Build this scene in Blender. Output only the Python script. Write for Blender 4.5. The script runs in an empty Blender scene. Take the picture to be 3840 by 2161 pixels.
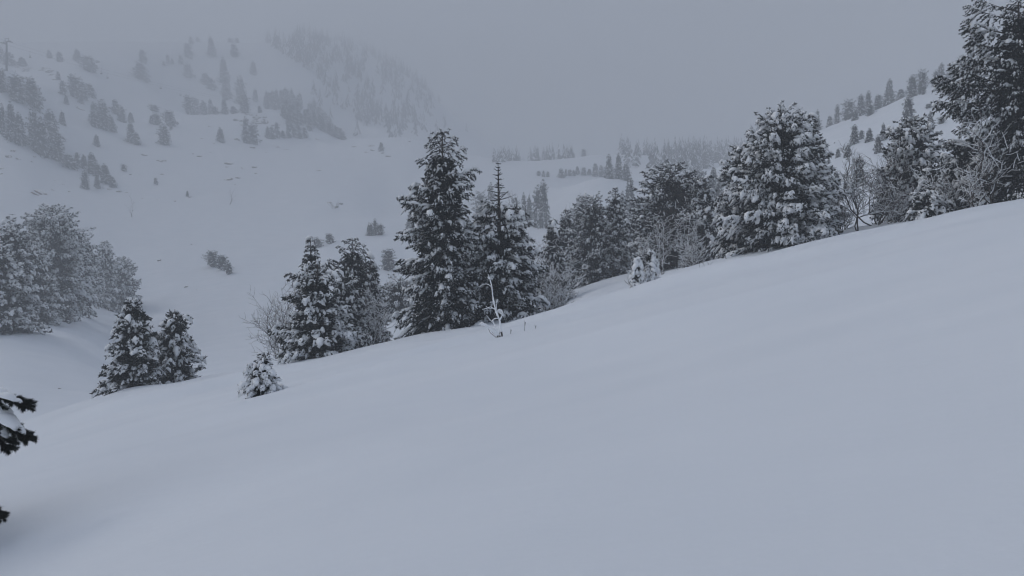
import bpy, math
import numpy as np
from math import radians

RNG = np.random.default_rng(7)
scene = bpy.context.scene
COL = scene.collection

# ------------------------------------------------------------------ camera
FOC = 2667.0                       # focal length in pixels of the 3840-wide photograph
HOR = 940.0                        # row of the horizon in it
cam_data = bpy.data.cameras.new('camera')
cam_data.lens = 25.0
cam_data.sensor_width = 36.0
cam_data.shift_y = -(1080.5 - HOR) / 3840.0
cam_data.clip_start = 0.1
cam_data.clip_end = 6000
cam = bpy.data.objects.new('camera', cam_data)
cam.location = (0, 0, 0)
cam.rotation_euler = (radians(90), 0, 0)
COL.objects.link(cam)
scene.camera = cam

# ------------------------------------------------------------------ sky, sun, exposure
SUN_EL, SUN_AZ = 42.0, -75.0       # azimuth from +Y towards +X
world = bpy.data.worlds.new('World')
scene.world = world
world.use_nodes = True
wn, wl = world.node_tree.nodes, world.node_tree.links
wn.clear()
wo = wn.new('ShaderNodeOutputWorld')
bg = wn.new('ShaderNodeBackground')
sky = wn.new('ShaderNodeTexSky')
sky.sky_type = 'NISHITA'
sky.sun_disc = False
sky.sun_elevation = radians(SUN_EL)
sky.sun_rotation = radians(SUN_AZ)
sky.air_density = 1.0
sky.dust_density = 2.0
sky.ozone_density = 1.0
hsv = wn.new('ShaderNodeHueSaturation')
hsv.inputs['Saturation'].default_value = 0.57
wl.new(sky.outputs[0], hsv.inputs['Color'])
wl.new(hsv.outputs[0], bg.inputs[0])
bg.inputs[1].default_value = 0.10
wl.new(bg.outputs[0], wo.inputs[0])

sd = bpy.data.lights.new('sun', 'SUN')
sd.energy = 0.8
sd.angle = radians(30)
sd.color = (1.0, 0.985, 0.96)
so = bpy.data.objects.new('sun', sd)
so.rotation_euler = (radians(90 - SUN_EL), 0, radians(180 - SUN_AZ))
COL.objects.link(so)

scene.view_settings.view_transform = 'Standard'
scene.view_settings.look = 'None'
scene.view_settings.gamma = 1
scene.view_settings.use_curve_mapping = False
scene.view_settings.exposure = 0.66
scene.cycles.use_denoising = True
try:
    scene.cycles.denoiser = 'OPENIMAGEDENOISE'
except Exception:
    pass
scene.cycles.filter_width = 1.15
scene.cycles.max_bounces = 9
scene.cycles.diffuse_bounces = 7
scene.cycles.volume_bounces = 3
scene.cycles.transparent_max_bounces = 8

# ------------------------------------------------------------------ materials
def new_mat(name):
    m = bpy.data.materials.new(name)
    m.use_nodes = True
    nt = m.node_tree
    b = nt.nodes['Principled BSDF']
    return m, nt, b

def noise_node(nt, scale, detail=4, rough=0.5, coord='Object', vec_scale=None):
    tc = nt.nodes.new('ShaderNodeTexCoord')
    n = nt.nodes.new('ShaderNodeTexNoise')
    n.inputs['Scale'].default_value = scale
    n.inputs['Detail'].default_value = detail
    n.inputs['Roughness'].default_value = rough
    if vec_scale is not None:
        mp = nt.nodes.new('ShaderNodeMapping')
        mp.inputs['Scale'].default_value = vec_scale[:3]
        if len(vec_scale) > 3:
            mp.inputs['Rotation'].default_value = (0, 0, vec_scale[3])
        nt.links.new(tc.outputs[coord], mp.inputs['Vector'])
        nt.links.new(mp.outputs[0], n.inputs['Vector'])
    else:
        nt.links.new(tc.outputs[coord], n.inputs['Vector'])
    return n

def ramp_node(nt, src, stops):
    r = nt.nodes.new('ShaderNodeValToRGB')
    el = r.color_ramp.elements
    el[0].position, el[0].color = stops[0][0], (*stops[0][1], 1)
    el[1].position, el[1].color = stops[-1][0], (*stops[-1][1], 1)
    for p, c in stops[1:-1]:
        e = el.new(p)
        e.color = (*c, 1)
    nt.links.new(src, r.inputs[0])
    return r

def bump(nt, b, src, strength, dist):
    bp = nt.nodes.new('ShaderNodeBump')
    bp.inputs['Strength'].default_value = strength
    bp.inputs['Distance'].default_value = dist
    nt.links.new(src, bp.inputs['Height'])
    nt.links.new(bp.outputs[0], b.inputs['Normal'])
    return bp

def simple_mat(name, c0, c1, scale, rough=0.9, bump_s=0.0, bump_d=0.02):
    m, nt, b = new_mat(name)
    n = noise_node(nt, scale, 5, 0.6)
    r = ramp_node(nt, n.outputs['Fac'], [(0.3, c0), (0.7, c1)])
    nt.links.new(r.outputs[0], b.inputs['Base Color'])
    b.inputs['Roughness'].default_value = rough
    b.inputs['Specular IOR Level'].default_value = 0.2
    if bump_s:
        bump(nt, b, n.outputs['Fac'], bump_s, bump_d)
    return m

M = {}
M['ground'] = None
m, nt, b = new_mat('snow_ground')
n1 = noise_node(nt, 0.35, 6, 0.55, vec_scale=(0.45, 1.0, 1.0, radians(-8)))
n2 = noise_node(nt, 9.0, 5, 0.6)
r = ramp_node(nt, n1.outputs['Fac'], [(0.3, (0.77, 0.81, 0.865)), (0.7, (0.82, 0.855, 0.905))])
nt.links.new(r.outputs[0], b.inputs['Base Color'])
b.inputs['Roughness'].default_value = 0.75
b.inputs['Specular IOR Level'].default_value = 0.15
b1 = nt.nodes.new('ShaderNodeBump'); b1.inputs['Strength'].default_value = 0.35; b1.inputs['Distance'].default_value = 0.25
nt.links.new(n1.outputs['Fac'], b1.inputs['Height'])
b2 = nt.nodes.new('ShaderNodeBump'); b2.inputs['Strength'].default_value = 0.3; b2.inputs['Distance'].default_value = 0.012
nt.links.new(n2.outputs['Fac'], b2.inputs['Height'])
nt.links.new(b1.outputs[0], b2.inputs['Normal'])
nt.links.new(b2.outputs[0], b.inputs['Normal'])
M['ground'] = m

M['snow'] = simple_mat('snow_load', (0.87, 0.885, 0.91), (0.92, 0.93, 0.95), 6.0, 0.7, 0.5, 0.02)
M['frost'] = simple_mat('frosted_snow', (0.5, 0.52, 0.56), (0.75, 0.77, 0.80), 9.0, 0.8, 0.3, 0.02)
M['needle'] = simple_mat('dark_needles', (0.005, 0.008, 0.006), (0.020, 0.025, 0.019), 3.0, 0.8)
M['needle_frost'] = simple_mat('frosted_needles', (0.03, 0.035, 0.035), (0.15, 0.155, 0.16), 2.5, 0.85)
M['bark'] = simple_mat('conifer_bark', (0.03, 0.024, 0.02), (0.09, 0.075, 0.062), 8.0, 0.9, 0.6, 0.02)
M['twig'] = simple_mat('bare_twig_bark', (0.035, 0.028, 0.025), (0.10, 0.085, 0.075), 8.0, 0.9)
M['rock'] = simple_mat('grey_rock', (0.07, 0.065, 0.06), (0.20, 0.185, 0.17), 2.0, 0.9, 0.8, 0.1)
M['rust_rock'] = simple_mat('reddish_rock', (0.10, 0.05, 0.04), (0.22, 0.13, 0.11), 2.0, 0.9, 0.8, 0.1)
M['steel'] = simple_mat('galvanised_steel', (0.12, 0.12, 0.125), (0.22, 0.22, 0.225), 3.0, 0.55)
M['dark_steel'] = simple_mat('dark_steel', (0.03, 0.03, 0.032), (0.06, 0.06, 0.062), 3.0, 0.6)
M['feather'] = simple_mat('black_feathers', (0.006, 0.006, 0.007), (0.02, 0.02, 0.022), 30.0, 0.6)

# ------------------------------------------------------------------ mesh plumbing
class Geo:
    """Collects triangles (numpy) for ONE mesh object."""
    def __init__(self):
        self.v, self.f, self.m, self.s, self.n = [], [], [], [], 0
    def add(self, v, f, mat=0, smooth=False):
        v = np.asarray(v, np.float32).reshape(-1, 3)
        f = np.asarray(f, np.int64).reshape(-1, 3)
        if len(f) == 0:
            return
        self.v.append(v); self.f.append(f + self.n)
        self.m.append(np.full(len(f), mat, np.int32)); self.s.append(np.full(len(f), smooth, bool))
        self.n += len(v)
    def arrays(self):
        return np.concatenate(self.v), np.concatenate(self.f), np.concatenate(self.m), np.concatenate(self.s)
    def mesh(self, name, mats, fn=None):
        v, f, mi, sm = self.arrays()
        if fn is not None:
            v = fn(v)
        me = bpy.data.meshes.new(name)
        me.vertices.add(len(v)); me.vertices.foreach_set('co', v.astype(np.float32).ravel())
        me.loops.add(len(f) * 3); me.loops.foreach_set('vertex_index', f.astype(np.int32).ravel())
        me.polygons.add(len(f))
        me.polygons.foreach_set('loop_start', np.arange(0, len(f) * 3, 3, dtype=np.int32))
        me.polygons.foreach_set('loop_total', np.full(len(f), 3, np.int32))
        for k in mats:
            me.materials.append(k)
        me.polygons.foreach_set('material_index', mi)
        me.polygons.foreach_set('use_smooth', sm)
        me.update(calc_edges=True)
        return me

def link(name, data, parent=None):
    o = bpy.data.objects.new(name, data)
    COL.objects.link(o)
    if parent is not None:
        o.parent = parent
    return o

def tag(o, label, cat, group=None):
    o['label'] = label
    o['category'] = cat
    if group:
        o['group'] = group
    return o

def root(name, loc, label, cat, group=None, rz=0.0, sc=None):
    o = link(name, None)
    o.location = loc
    o.rotation_euler = (0, 0, rz)
    if sc is not None:
        o.scale = sc
    return tag(o, label, cat, group)

# ------------------------------------------------------------------ terrain
XC = np.array([-1500, 0, 250, 500, 750, 1000, 1150, 1290, 1500, 1750, 2000, 2250, 2500, 2700, 2850, 3090, 3250, 3440, 3640, 3840, 5500], float)
DR = np.array([48, 58, 78, 110, 155, 215, 300, 405, 530, 620, 690, 760, 900, 1030, 1150, 1450, 1850], float)
TAB = np.array([
 [1989, 2050, 1850, 1450, 1250, 1080, 860, 600, 330, 260, 230, 200, 160, 150, 140, 170, 300],
 [1620, 1690, 1480, 1250, 1170, 1060, 860, 610, 250, 300, 265, 235, 190, 160, 180, 250, 400],
 [1535, 1600, 1500, 1300, 1200, 1100, 920, 690, 440, 320, 270, 235, 190, 158, 180, 250, 400],
 [1465, 1530, 1500, 1400, 1290, 1160, 960, 740, 530, 440, 380, 320, 210, 157, 180, 250, 400],
 [1415, 1480, 1450, 1370, 1260, 1130, 940, 740, 560, 470, 432, 450, 310, 158, 180, 250, 400],
 [1375, 1430, 1400, 1330, 1230, 1100, 920, 740, 590, 520, 418, 440, 310, 165, 160, 250, 400],
 [1350, 1400, 1380, 1300, 1200, 1080, 900, 730, 600, 540, 450, 480, 340, 180, 140, 200, 400],
 [1320, 1370, 1320, 1240, 1150, 1050, 890, 740, 610, 545, 522, 560, 430, 260, 190, 150, 400],
 [1274, 1320, 1260, 1190, 1230, 1080, 882, 800, 620, 540, 515, 540, 460, 350, 270, 300, 480],
 [1228, 1290, 1240, 1180, 1120, 1040, 900, 780, 660, 610, 580, 600, 580, 530, 470, 500, 560],
 [1190, 1240, 1150, 1080, 1030, 980, 880, 780, 670, 625, 604, 630, 640, 625, 610, 610, 630],
 [1118, 1116, 1055, 1030, 1000, 950, 820, 665, 700, 610, 583, 610, 620, 620, 615, 615, 630],
 [1035, 1050, 1000, 980, 950, 900, 800, 700, 640, 600, 585, 600, 610, 615, 615, 615, 630],
 [980, 1000, 950, 900, 850, 780, 700, 630, 640, 600, 590, 600, 610, 615, 615, 615, 630],
 [945, 965, 910, 850, 780, 690, 610, 570, 585, 590, 595, 600, 610, 615, 615, 615, 630],
 [890, 905, 850, 770, 670, 570, 485, 500, 520, 530, 535, 540, 560, 580, 590, 600, 620],
 [855, 870, 800, 710, 610, 510, 430, 445, 470, 490, 500, 510, 530, 550, 570, 580, 620],
 [818, 835, 750, 650, 550, 440, 350, 370, 400, 420, 440, 460, 490, 520, 550, 580, 620],
 [775, 790, 690, 580, 470, 370, 283, 300, 340, 370, 390, 410, 450, 490, 520, 580, 620],
 [738, 750, 640, 510, 390, 290, 170, 190, 240, 280, 310, 340, 400, 450, 500, 580, 620],
 [309, 300, 150, 0, -100, -160, -200, -180, -100, -50, 0, 50, 150, 250, 350, 500, 600],
], float)

def pchip(xk, yk, x):
    """monotone cubic; yk (..., n) along the last axis"""
    h = np.diff(xk); d = np.diff(yk, axis=-1) / h
    m = np.zeros_like(yk)
    a, b_ = d[..., :-1], d[..., 1:]
    w1, w2 = 2 * h[1:] + h[:-1], h[1:] + 2 * h[:-1]
    ok = a * b_ > 0
    with np.errstate(divide='ignore', invalid='ignore'):
        hm = (w1 + w2) / (w1 / np.where(ok, a, 1) + w2 / np.where(ok, b_, 1))
    m[..., 1:-1] = np.where(ok, hm, 0)
    m[..., 0], m[..., -1] = d[..., 0] * 0, d[..., -1]
    i = np.clip(np.searchsorted(xk, x) - 1, 0, len(xk) - 2)
    t = (x - xk[i]) / h[i]
    t2, t3 = t * t, t * t * t
    return ((2 * t3 - 3 * t2 + 1) * yk[..., i] + (t3 - 2 * t2 + t) * h[i] * m[..., i]
            + (-2 * t3 + 3 * t2) * yk[..., i + 1] + (t3 - t2) * h[i] * m[..., i + 1])

NU, ND = 700, 700
XG = np.linspace(-1500, 5500, NU)
LG = np.linspace(math.log(48), math.log(1850), ND)
_g = pchip(np.log(DR), TAB, LG)                 # (cols, ND)
GRID = pchip(XC, _g.T, XG).T                     # (NU, ND) rows of the photograph
# soften the table a little so that no crest is a knife edge
for _ in range(6):
    GRID[1:-1] = (GRID[:-2] + 2 * GRID[1:-1] + GRID[2:]) / 4
    GRID[:, 1:-1] = (GRID[:, :-2] + 2 * GRID[:, 1:-1] + GRID[:, 2:]) / 4

_perm = np.random.default_rng(3).random((256, 256))
def vnoise(x, y):
    xi, yi = np.floor(x).astype(int), np.floor(y).astype(int)
    fx, fy = x - xi, y - yi
    fx, fy = fx * fx * (3 - 2 * fx), fy * fy * (3 - 2 * fy)
    g = lambda a, b_: _perm[a & 255, b_ & 255]
    return ((g(xi, yi) * (1 - fx) + g(xi + 1, yi) * fx) * (1 - fy) + (g(xi, yi + 1) * (1 - fx) + g(xi + 1, yi + 1) * fx) * fy) * 2 - 1

PA, PB, PH = 0.24, -0.05, 1.7
def smooth01(t):
    t = np.clip(t, 0, 1)
    return t * t * (3 - 2 * t)

def table_v(u, d):
    X = np.clip(1920 + u * FOC, -1500, 5500)
    gx = (X + 1500) / 7000 * (NU - 1)
    gy = (np.log(np.clip(d, 48, 1850)) - LG[0]) / (LG[-1] - LG[0]) * (ND - 1)
    i = np.clip(gx.astype(int), 0, NU - 2); j = np.clip(gy.astype(int), 0, ND - 2)
    a, b_ = gx - i, gy - j
    Y = (GRID[i, j] * (1 - a) * (1 - b_) + GRID[i + 1, j] * a * (1 - b_) + GRID[i, j + 1] * (1 - a) * b_ + GRID[i + 1, j + 1] * a * b_)
    return (HOR - Y) / FOC

DRIFTS = [(300, 45.5), (352, 46), (428, 48), (560, 47), (797, 47), (850, 48), (660, 24.5), (1060, 47.5), (1120, 47.5), (1250, 50), (1320, 51), (1880, 51), (1962, 50), (2050, 51), (2180, 50), (2292, 50), (2375, 46), (2448, 44), (2520, 41), (1620, 44)]

def height(x, y):
    x = np.asarray(x, float); y = np.asarray(y, float)
    plane = PA * x + PB * y - PH
    ys = np.maximum(y, 12.0)
    u = x / ys
    uc = np.clip(u, -1.28, 1.34)
    dv48 = table_v(uc, np.full_like(uc, 48.0)) - (PA * uc + PB - PH / 48.0)
    near = plane + dv48 * smooth01((y - 14) / 34) * y
    far = table_v(uc, y) * y
    z = np.where(y < 48, near, far)
    # undulation: long soft drifts lying along the slope, and finer hill relief farther off
    q = x * 0.97 + y * 0.22; p = y * 0.97 - x * 0.22
    w = smooth01((y - 4) / 14)
    z = z + w * (0.20 * vnoise(q / 16 + 5, p / 4.2) * np.clip(y / 25, 0.3, 1.5) + 0.11 * vnoise(q / 7, p / 1.9 + 9) * np.clip(y / 30, 0.3, 1.2)) * np.where(y > 120, 0.8, 1)
    for y0, k1, ph, am, wd, xa, xb in ((27.5, 2.2, 0.3, 0.16, 1.5, -14, 9), (23.0, 1.6, 1.4, 0.13, 1.1, -16, 2), (33.5, 2.6, 2.2, 0.20, 1.9, -12, 22), (19.0, 1.4, 2.9, 0.08, 1.2, -9, 12),
                                       (38.5, 1.8, 0.9, 0.20, 1.7, -26, 30), (30.5, 1.9, 4.0, 0.13, 0.9, 6, 30), (42.5, 1.5, 1.9, 0.18, 1.5, -30, 4)):
        d = (y - y0 - k1 * np.sin(x / 8.5 + ph) - 0.7 * vnoise(x / 3.1 + y0, y * 0 + ph)) / (0.6 * wd)          # old wind ledges lying across the slope
        z = z + 2.0 * am * (0.6 + 0.5 * vnoise(x / 5 + y0, y * 0 + 3)) * np.exp(-d * d) * smooth01((x - xa) / 6) * smooth01((xb - x) / 6)
    for k, (vx, dd) in enumerate(DRIFTS):                      # drifts heaped against the feet of the near trees, wells behind them
        tx = (vx * 1.4907 - 1920) / FOC * dd
        a_ = 0.16 + 0.10 * math.sin(k * 2.1)
        z = z + a_ * np.exp(-((x - tx - 0.6 * math.sin(k)) / 1.7) ** 2 - ((y - dd + 2.0) / 1.0) ** 2) - 0.25 * np.exp(-((x - tx) / 1.5) ** 2 - ((y - dd - .4) / 1.1) ** 2)
    z = z - 0.45 * np.exp(-((x + 6.6) / 3.2) ** 2 - ((y - 8.2) / 2.6) ** 2)          # hollow the wind scours round the near pine
    z = z - 0.35 * np.exp(-((x - 1.9) / 6) ** 2 - ((y - 14) / 5) ** 2)
    wf = smooth01((y - 90) / 120)
    z = z + wf * (0.9 * vnoise(x / 17, y / 15) + 0.45 * vnoise(x / 6.5 + 3, y / 6) + 0.2 * vnoise(x / 2.7 + 3, y / 2.5))
    return z

def hz(x, y):
    return float(height(np.array([x]), np.array([y]))[0])

def grad(x, y, e=0.8):
    return ((hz(x + e, y) - hz(x - e, y)) / (2 * e), (hz(x, y + e) - hz(x, y - e)) / (2 * e))

def ray(X, Y, dmin=50.0, dmax=1820.0):
    """where the line of sight through that point of the photograph meets the ground beyond dmin"""
    u, v = (X - 1920) / FOC, (HOR - Y) / FOC
    d = np.exp(np.linspace(math.log(dmin), math.log(dmax), 1600))
    g = height(u * d, d) - v * d
    hit = np.where((g[1:] >= 0) & (g[:-1] < 0))[0]
    if len(hit) == 0:
        k = int(np.argmax(g / d))
    else:
        k = int(hit[0]) + 1
    return u * d[k], d[k]

def build_ground():
    ys = np.concatenate([np.linspace(-26, 3, 14), 3 + np.geomspace(0.4, 1846, 340)])
    ys = np.unique(ys)
    s = np.linspace(-1.5, 1.5, 340)
    S, Yv = np.meshgrid(s, ys)
    Xv = S * (Yv + 30.0) * np.where(Yv < 60, 1.0, 1.0)
    Z = height(Xv, Yv)
    v = np.stack([Xv, Yv, Z], -1).reshape(-1, 3)
    nr, nc = S.shape
    a = (np.arange(nr - 1)[:, None] * nc + np.arange(nc - 1)[None]).ravel()
    f = np.concatenate([np.stack([a, a + 1, a + nc + 1], -1), np.stack([a, a + nc + 1, a + nc], -1)])
    g = Geo(); g.add(v, f, 0, True)
    o = link('snow_ground', g.mesh('snow_ground', [M['ground']]))
    o['kind'] = 'structure'
    return v[:, 2].min(), v[:, 2].max()
ZMIN, ZMAX = build_ground()

FOG = 0.0021
def build_haze():
    x, y0, y1, z0, z1 = 3350.0, -60.0, 1900.0, ZMIN - 2.0, ZMAX + 26.0
    v = [(sx * x, yy, zz) for zz in (z0, z1) for yy in (y0, y1) for sx in (-1, 1)]
    f = [(0, 2, 3), (0, 3, 1), (4, 5, 7), (4, 7, 6), (0, 1, 5), (0, 5, 4), (2, 6, 7), (2, 7, 3), (0, 4, 6), (0, 6, 2), (1, 3, 7), (1, 7, 5)]
    g = Geo(); g.add(v, f)
    m = bpy.data.materials.new('haze'); m.use_nodes = True
    nt = m.node_tree; nt.nodes.clear()
    out = nt.nodes.new('ShaderNodeOutputMaterial'); pv = nt.nodes.new('ShaderNodeVolumePrincipled')
    pv.inputs['Color'].default_value = (0.755, 0.78, 0.815, 1)
    pv.inputs['Density'].default_value = FOG
    pv.inputs['Anisotropy'].default_value = 0.0
    nt.links.new(pv.outputs[0], out.inputs['Volume'])
    o = link('haze', g.mesh('haze', [m]))
    o['kind'] = 'stuff'
build_haze()

# ------------------------------------------------------------------ plant building blocks
def unit(v):
    return v / np.maximum(np.linalg.norm(v, axis=-1, keepdims=True), 1e-9)

def frames(d):
    """side and up vectors for directions d (K,3); up stays as near to +Z as it can"""
    d = unit(d)
    z = np.tile(np.array([0, 0, 1.0]), (len(d), 1))
    s = np.cross(d, z)
    bad = np.linalg.norm(s, axis=1) < 0.05
    s[bad] = np.array([1.0, 0, 0])
    s = unit(s)
    return d, s, unit(np.cross(s, d))

def tubes(g, P, R, n=4, mat=0, smooth=True):
    """P (K,m,3) polylines, R (K,m) radii: K tapered tubes in one go"""
    P = np.asarray(P, float); R = np.asarray(R, float)
    K, m_, _ = P.shape
    T = np.gradient(P, axis=1).reshape(-1, 3)
    _, s, u = frames(T)
    a = np.arange(n) / n * 2 * math.pi
    ring = (s[:, None] * np.cos(a)[None, :, None] + u[:, None] * np.sin(a)[None, :, None]) * R.reshape(-1, 1, 1)
    V = (P.reshape(-1, 1, 3) + ring).reshape(-1, 3)
    k = np.arange(K)[:, None, None] * m_ * n; i = np.arange(m_ - 1)[None, :, None] * n; j = np.arange(n)[None, None]
    b0 = k + i + j; b1 = k + i + (j + 1) % n
    f = np.concatenate([np.stack([b0, b1, b1 + n], -1).reshape(-1, 3), np.stack([b0, b1 + n, b0 + n], -1).reshape(-1, 3)])
    g.add(V, f, mat, smooth)

def ico(sub):
    t = (1 + 5 ** 0.5) / 2
    v = [(-1, t, 0), (1, t, 0), (-1, -t, 0), (1, -t, 0), (0, -1, t), (0, 1, t), (0, -1, -t), (0, 1, -t), (t, 0, -1), (t, 0, 1), (-t, 0, -1), (-t, 0, 1)]
    f = [(0, 11, 5), (0, 5, 1), (0, 1, 7), (0, 7, 10), (0, 10, 11), (1, 5, 9), (5, 11, 4), (11, 10, 2), (10, 7, 6), (7, 1, 8),
         (3, 9, 4), (3, 4, 2), (3, 2, 6), (3, 6, 8), (3, 8, 9), (4, 9, 5), (2, 4, 11), (6, 2, 10), (8, 6, 7), (9, 8, 1)]
    v = [np.array(p) / np.linalg.norm(p) for p in v]
    for _ in range(sub):
        c, nf = {}, []
        def mid(a, b_):
            k = (min(a, b_), max(a, b_))
            if k not in c:
                q = v[a] + v[b_]; v.append(q / np.linalg.norm(q)); c[k] = len(v) - 1
            return c[k]
        for a, b_, d in f:
            x, y, z = mid(a, b_), mid(b_, d), mid(d, a)
            nf += [(a, x, z), (b_, y, x), (d, z, y), (x, y, z)]
        f = nf
    return np.array(v), np.array(f)
ICO = [ico(0), ico(1), ico(2)]
def dome(n=7):
    a = np.arange(n) / n * 6.283
    v = [(0, 0, 1.0)] + [(0.62 * math.cos(q), 0.62 * math.sin(q), 0.74) for q in a] + [(math.cos(q + .4), math.sin(q + .4), -0.12) for q in a] + [(0, 0, -0.3)]
    f = []
    for i in range(n):
        j = (i + 1) % n
        f += [(0, 1 + i, 1 + j), (1 + i, 1 + n + i, 1 + j), (1 + j, 1 + n + i, 1 + n + j), (1 + 2 * n, 1 + n + j, 1 + n + i)]
    return np.array(v), np.array(f)
def octa():
    v = [(0, 0, 1.0), (1, 0, -.1), (0.1, 1, 0), (-1, 0, 0), (0.1, -1, 0)]
    return np.array(v), np.array([(0, 1, 2), (0, 2, 3), (0, 3, 4), (0, 4, 1), (1, 3, 2), (1, 4, 3)])
ICO += [dome(), octa()]                          # 3: cushion, 4: speck

def blobs(g, P, D, L, W, H, rng, sub=0, mat=0, droop=0.35, rough=0.22, lift=0.0):
    """snow pillows lying along D: flat below, rounded above, hanging over at the outer end"""
    K = len(P)
    if K == 0:
        return
    bv, bf = ICO[sub]
    d, s, u = frames(D)
    q = np.tile(bv[None], (K, 1, 1)) * (1 + rough * rng.standard_normal((K, len(bv), 1)) * 0.7)
    x, y, z = q[..., 0], q[..., 1], q[..., 2]
    z = np.where(z < 0, z * 0.35, z)
    y = y * (1 - 0.10 * np.clip(x, -1, 1))
    zz = z * H[:, None]
    dz = -droop * L[:, None] * 0.5 * np.clip(x + 0.2, 0, 2) ** 2
    V = P[:, None] + d[:, None] * (x * L[:, None] * 0.5)[..., None] + s[:, None] * (y * W[:, None] * 0.5)[..., None] + u[:, None] * zz[..., None]
    V[..., 2] += dz + lift
    f = (np.arange(K)[:, None, None] * len(bv) + bf[None]).reshape(-1, 3)
    g.add(V.reshape(-1, 3), f, mat, True)

def tufts(g, P, D, L, R, rng, M_=12, mat=0, wid=0.13, spread=0.9):
    """bottle brushes of needle sprays: M_ blades round each twig"""
    K = len(P)
    if K == 0:
        return
    d, s, u = frames(D)
    t = rng.random((K, M_)); a = rng.random((K, M_)) * 2 * math.pi
    base = P[:, None] + d[:, None] * ((t - 0.45) * L[:, None])[..., None]
    perp = s[:, None] * np.cos(a)[..., None] + u[:, None] * np.sin(a)[..., None]
    dr = unit(d[:, None] * (0.5 + 0.6 * rng.random((K, M_, 1))) + perp * spread * (0.5 + 0.7 * rng.random((K, M_, 1))))
    bl = (R[:, None] * (0.7 + 0.7 * rng.random((K, M_))))[..., None]
    tip = base + dr * bl
    w = unit(np.cross(dr, rng.standard_normal((K, M_, 3)))) * bl * wid
    V = np.stack([base - w * 1.5, tip, base + w * 1.5], 2).reshape(-1, 3)
    b_ = np.arange(K * M_) * 3
    f = np.stack([b_, b_ + 1, b_ + 2], -1)
    g.add(V, f, mat, False)

def prof(pts):
    x = np.array([p[0] for p in pts], float); y = np.array([p[1] for p in pts], float)
    return lambda t: np.interp(t, x, y)

PROFILES = {                                  # crown radius against height, both 0..1
    'cone': [(0, .92), (.08, 1), (.3, .82), (.6, .5), (.85, .2), (1, .03)],
    'narrow': [(0, .8), (.1, 1), (.4, .85), (.7, .5), (.9, .22), (1, .03)],
    'column': [(0, .95), (.12, 1), (.3, .85), (.5, .8), (.62, .76), (.72, .72), (.8, .45), (.9, .42), (.96, .22), (1, .05)],
    'fir': [(0, .95), (.08, 1), (.25, .9), (.5, .68), (.62, .52), (.69, .40), (.73, .22), (.8, .13), (.9, .07), (1, .02)],
    'pine': [(0, .85), (.12, 1), (.3, .93), (.5, .75), (.7, .52), (.85, .36), (.95, .2), (1, .08)],
    'bigpine': [(0, .88), (.12, 1), (.3, .92), (.5, .76), (.7, .56), (.82, .44), (.9, .35), (.96, .26), (1, .12)],
    'round': [(0, .6), (.15, .85), (.35, 1), (.6, .97), (.78, .8), (.9, .55), (.97, .3), (1, .12)],
    'ragged': [(0, .9), (.1, 1), (.28, .7), (.36, .98), (.5, .8), (.62, .55), (.7, .68), (.82, .4), (.9, .3), (1, .06)],
    'bush': [(0, .8), (.3, 1), (.6, .9), (.85, .6), (1, .2)],
}

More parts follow.
